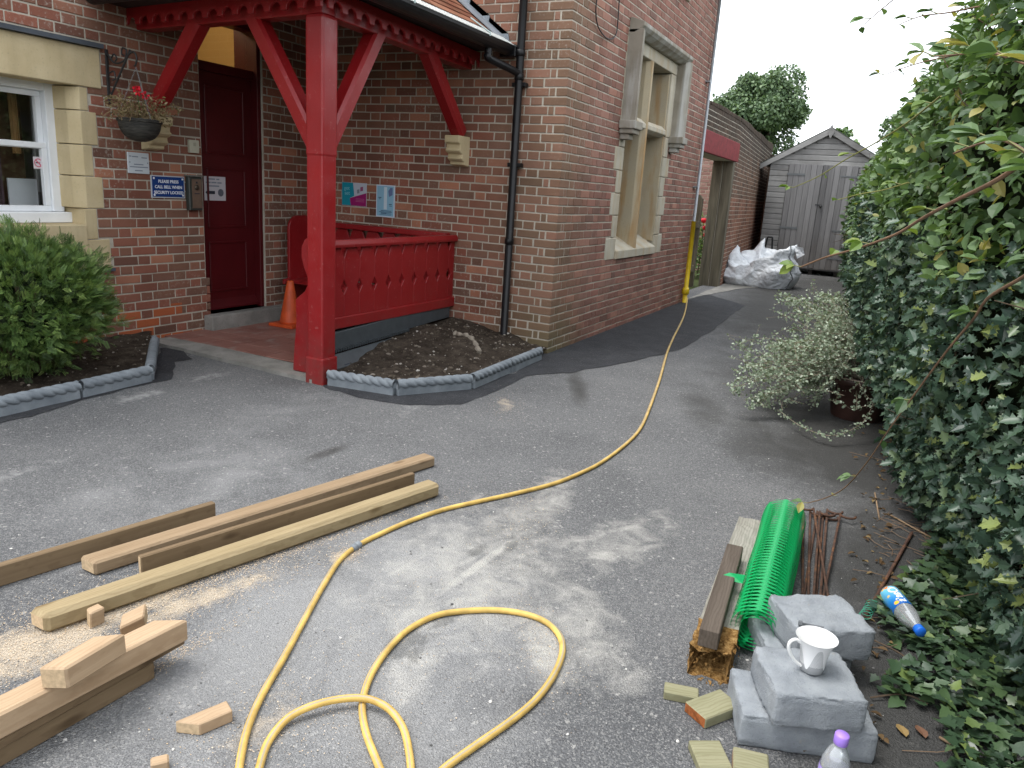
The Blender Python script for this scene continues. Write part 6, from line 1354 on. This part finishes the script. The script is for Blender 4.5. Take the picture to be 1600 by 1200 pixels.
# ------------------------------------------------------------------ silver plant in a pot
pc_ = np.array([-.40,-2.62,0.]); pot = thing('planter_pot', pc_, 'dark brown earthenware pot under the silver trailing plant', 'pot')
mpot = plain('brown_earthenware', (.045,.022,.017), .45, .4, .35, 9, .2)
obj('pot', MB().lathe([(.17,0),(.175,.01),(.215,.25),(.235,.255),(.24,.31),(.22,.315),(.20,.27)], Matrix.Translation(Vector(pc_)), 36, True, True), mpot, pot, True)
hel = thing('silver_trailing_plant', pc_ + np.array([0,0,.3]), 'sprawling silver leaved trailing plant in the brown pot', 'plant')
stm = MB(); PP, AX, NN, SZ = [], [], [], []
def stem(end, h, wig=.03, dens=1.0, r=.0028):
    b = pc_ + np.array([rng.normal()*.10, rng.normal()*.10, .30]); e = np.array(end, float); m1 = b*.65 + e*.35 + np.array([0,0,h]); m2 = b*.25 + e*.75 + np.array([0,0,h*.55]); path = catmull([b, m1 + rng.normal(size=3)*wig, m2 + rng.normal(size=3)*wig, e], 7); stm.tube(path, list(np.linspace(r, .0012, len(path))), 4)
    L = sum(np.linalg.norm(path[i+1]-path[i]) for i in range(len(path)-1)); nl = int(L*105*dens)
    for k in range(nl):
        f = .15 + .85*rng.random()**.8; i = min(int(f*(len(path)-1)), len(path)-2); p = path[i] + (path[i+1]-path[i])*rng.random(); PP.append(p + rng.normal(size=3)*.016); AX.append(rng.normal(size=3)); NN.append(rng.normal(size=3)*.7 + np.array([0,0,1.])); SZ.append(rng.uniform(.010,.024))
    for k in range(int(5*dens)):     # side shoots
        i = rng.integers(5, len(path)-1); q = path[i]; e2 = q + rng.normal(size=3)*np.array([.09,.09,.06]); stm.tube([q, e2], .0014, 3)
        for j in range(9): PP.append(q + (e2-q)*rng.random() + rng.normal(size=3)*.006); AX.append(rng.normal(size=3)); NN.append(rng.normal(size=3)*.7 + np.array([0,0,1.])); SZ.append(rng.uniform(.010,.022))
for k in range(75):   # lower fan to the left (towards the yard)
    u, v_ = rng.uniform(1142,1290), rng.uniform(525,640); v_ = max(v_, 505 + (1290-u)*.25); stem(R_(u, v_, rng.uniform(5.4,6.3)), rng.uniform(.02,.14), .03, 1.0)
for k in range(58):   # upper fan, rising away
    u, v_ = rng.uniform(1215,1395), rng.uniform(455,550); stem(R_(u, v_, rng.uniform(5.8,6.9)), rng.uniform(.05,.22), .03, 1.0)
for k in range(30): a = rng.uniform(0, 6.28); rr = rng.uniform(.1,.42); stem(pc_ + np.array([rr*math.cos(a), rr*math.sin(a)*.8, rng.uniform(.42,.75)]), .12, .03, .9)
stem(R_(1207,484,6.6), .05, .02, .5); stem(R_(1228,472,7.0), .12, .02, .5); stem(R_(1222,515,6.3), .1, .02, .4)
for e in ((1338,640,5.4), (1305,628,5.5), (1365,630,5.5), (1352,605,5.4)): stem(R_(*e), -.04, .01, .5, .002)
lp = catmull([R_(1215,640,5.6), R_(1250,665,5.3), R_(1290,680,5.15), R_(1320,676,5.2), R_(1352,655,5.35), R_(1372,610,5.55)], 8); stm.tube(lp, .0022, 4)
for p in lp:
    for j in range(5): PP.append(p + rng.normal(size=3)*.012); AX.append(rng.normal(size=3)); NN.append(rng.normal(size=3)*.7 + np.array([0,0,1.])); SZ.append(rng.uniform(.010,.022))
PP, AX, NN, SZ = map(np.array, (PP, AX, NN, SZ)); PP[:,2] = np.maximum(PP[:,2], .006); stm.v = [(x, y, max(z, .004)) for x, y, z in stm.v]
obj('stems', stm, plain('pale_stem', (.24,.20,.15), .9), hel); tag(scatter('leaves', T_disc(), PP, AX, NN, SZ, L_SILV, hel), kind='stuff')
# ------------------------------------------------------------------ evergreen bush under the window
bush = thing('evergreen_bush', (-3.28,2.2,.06), 'rounded green evergreen bush in the soil bed under the sash window', 'bush')
bcn = np.array([-3.34,2.18,.54]); n = 11000; dirs = unit(rng.normal(size=(n,3))); lump = 1 + .20*vnoise(dirs*2, 1.5, 61) + .20*vnoise(dirs*6, 1.5, 62); rad3 = np.array([.50,.42,.42]); rr = (1 - rng.exponential(.10, n))*lump; P = bcn + dirs*rad3*np.clip(rr, .3, 1.3)[:,None]
P[:,2] = np.maximum(P[:,2], .10); keep = (P[:,1] < 2.74) & ~((P[:,2] < .30) & (rng.random(n) < .55)); P, dirs = P[keep], dirs[keep]; n = len(P)
tag(scatter('foliage', T_sprig(), P, unit(dirs*.9 + rng.normal(size=(n,3))*.5 + np.array([0,0,.35])), unit(rng.normal(size=(n,3))*.5 + np.array([0,0,1.]) + dirs*.3), rng.uniform(.03,.075,n), L_YEW, bush), kind='stuff')
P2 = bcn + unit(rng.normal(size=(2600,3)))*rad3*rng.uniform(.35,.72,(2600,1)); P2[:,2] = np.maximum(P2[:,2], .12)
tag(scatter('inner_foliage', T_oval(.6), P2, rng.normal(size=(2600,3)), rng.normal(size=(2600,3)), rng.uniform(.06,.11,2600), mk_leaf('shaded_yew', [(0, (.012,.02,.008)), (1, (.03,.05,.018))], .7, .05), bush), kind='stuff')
bs = MB()
for k in range(26): a = rng.uniform(0, 6.28); e = bcn + np.array([.45*math.cos(a), .34*math.sin(a), rng.uniform(-.15,.25)]); bs.tube(catmull([(-3.28 + rng.normal()*.04, 2.27 + rng.normal()*.04, .04), (bcn + e)/2 + np.array([0,0,-.22]), e], 5), list(np.linspace(.013,.003,11)), 5)
obj('stems', bs, M_TWIG, bush)
# ------------------------------------------------------------------ plants of the hanging basket
bp = thing('basket_plants', (-2.185,2.48,1.74), 'red geranium and dry brown trailing stems growing in the hanging basket', 'plant')
st_ = MB(); PP, AX, NN, SZ = [], [], [], []
for k in range(70):
    a = rng.uniform(0, 6.28); r0 = rng.uniform(.02,.11); b = np.array([-2.185 + r0*math.cos(a), 2.48 + r0*math.sin(a), 1.74]); l = rng.uniform(.10,.24); e = b + np.array([math.cos(a)*l*.9, math.sin(a)*l*.9, rng.uniform(-.02,.18)]); m = (b+e)/2 + np.array([0,0,.06]); path = catmull([b, m, e], 4); st_.tube(path, .0018, 3)
    for q in range(9): PP.append(path[rng.integers(2, len(path))] + rng.normal(size=3)*.012); AX.append(rng.normal(size=3)); NN.append(rng.normal(size=3)); SZ.append(rng.uniform(.014,.032))
obj('dry_stems', st_, plain('straw_stem', (.24,.17,.09), .9), bp); n = len(PP)
tag(scatter('dry_leaves', T_oval(.5, .2), np.array(PP), np.array(AX), np.array(NN), np.array(SZ), mk_leaf('straw_leaf', [(0, (.12,.09,.04)), (.5, (.24,.18,.09)), (.85, (.36,.27,.17)), (1, (.16,.17,.05))], .8, .2), bp), kind='stuff')
mfl = flat('geranium_red', (.62,.012,.03), .5)
for c in ((-2.235,2.42,1.945), (-2.185,2.40,1.925), (-2.21,2.46,1.965)):
    m_ = MB(); tv, tf = T_oval(.8, .2)
    for q in range(22): dv = unit(rng.normal(size=(1,3)))[0]; x, y, z = frames(dv[None], rng.normal(size=(1,3))); s = .020; cc = np.array(c) + dv*.012; m_.add([cc + s*(x[0]*v[0] + y[0]*v[1] + z[0]*v[2]) for v in tv], tf)
    obj('flower_head', m_, mfl, bp); obj('flower_stalk', MB().tube([(c[0],c[1],c[2]), (-2.19,2.46,1.74)], .002, 4), plain('green_stalk', (.06,.10,.03), .7), bp)
# rose beyond the garden doorway
rs = thing('rose_bush', (8.9,.75,0), 'red flowering rose bush beyond the garden doorway', 'plant'); n = 900; P = np.array([8.9,.75,.55]) + rng.normal(size=(n,3))*np.array([.25,.16,.30]); P[:,2] = np.abs(P[:,2])
tag(scatter('foliage', T_oval(.6), P, rng.normal(size=(n,3)), rng.normal(size=(n,3)) + np.array([0,0,1]), rng.uniform(.05,.08,n), L_BRAM, rs), kind='stuff'); obj('stems', MB().tube([(8.9,.75,0),(8.88,.73,.5),(8.86,.74,1.0)], .012, 5), M_TWIG, rs)
for c in ((8.55,.62,.92), (8.6,.60,.78), (8.5,.66,1.05)): obj('flower', MB().lathe([(.01,0),(.05,.02),(.065,.05),(.05,.08),(.02,.09)], Matrix.Translation(c), 10), mfl, rs, True)
# ------------------------------------------------------------------ trees behind
def tree(name, label, base, h, crown, n, lmat, leaf, seed, trunk_r=.25, lobes=14):
    t = thing(name, base, label, 'tree'); r = np.random.default_rng(seed); base = np.array(base, float); cz, rx, rz = crown; lim = MB(); tm_ = base + np.array([0,0,cz-rz*.6])
    lim.tube(catmull([base, base + np.array([.1,.05,(cz-rz)*.6]), tm_, base + np.array([0,0,cz+rz*.3])], 5), list(np.linspace(trunk_r, trunk_r*.3, 16)), 8); cen = []
    for k in range(lobes):
        d_ = unit(r.normal(size=(1,3)))[0]; c = base + np.array([0,0,cz]) + d_*np.array([rx, rx, rz])*r.uniform(.45,.78); cen.append((c, r.uniform(.24,.42)*rx)); lim.tube(catmull([tm_ + np.array([0,0,r.uniform(-.1,.5)*rz]), (tm_ + c)/2 + r.normal(size=3)*.15, c], 4), list(np.linspace(trunk_r*.4, .03, 9)), 5)
    obj('trunk', lim, M_BARK, t, True); PP, DD = [], []
    for c, rd_ in cen:
        m = n//lobes; d_ = unit(r.normal(size=(m,3))); q = c + d_*rd_*(1 - r.exponential(.16, (m,1)))*np.array([1,1,.8])*(1 + .2*vnoise(d_*3, 1.4, seed)[:,None]); PP.append(q); DD.append(d_)
    PP, DD = np.concatenate(PP), np.concatenate(DD); m = len(PP)
    tag(scatter('crown', T_oval(.8, .1), PP, r.normal(size=(m,3)), unit(DD + r.normal(size=(m,3))*.6 + np.array([0,0,.6])), r.uniform(leaf*.6, leaf*1.2, m), lmat, t), kind='stuff')
def TB(x, X): p = hit(x, 430, X=X); return (float(p[0]), float(p[1]), 0.)
tree('oak_tree', 'large dark green oak tree behind the garden wall', TB(1158,34), 9, (5.7, 2.45, 2.3), 34000, L_OAK, .15, 71, .35, 30)
tree('oak_tree', 'dark tree crown rising behind the hedge beside the shed', TB(1400,26), 6, (4.2, 1.7, 1.5), 12000, L_OAK, .13, 72, .2, 12)
tree('young_tree', 'thin light green sapling between the oak and the shed roof', TB(1285,16), 4, (2.9, .55, .85), 700, L_BRAM, .13, 73, .04, 7)
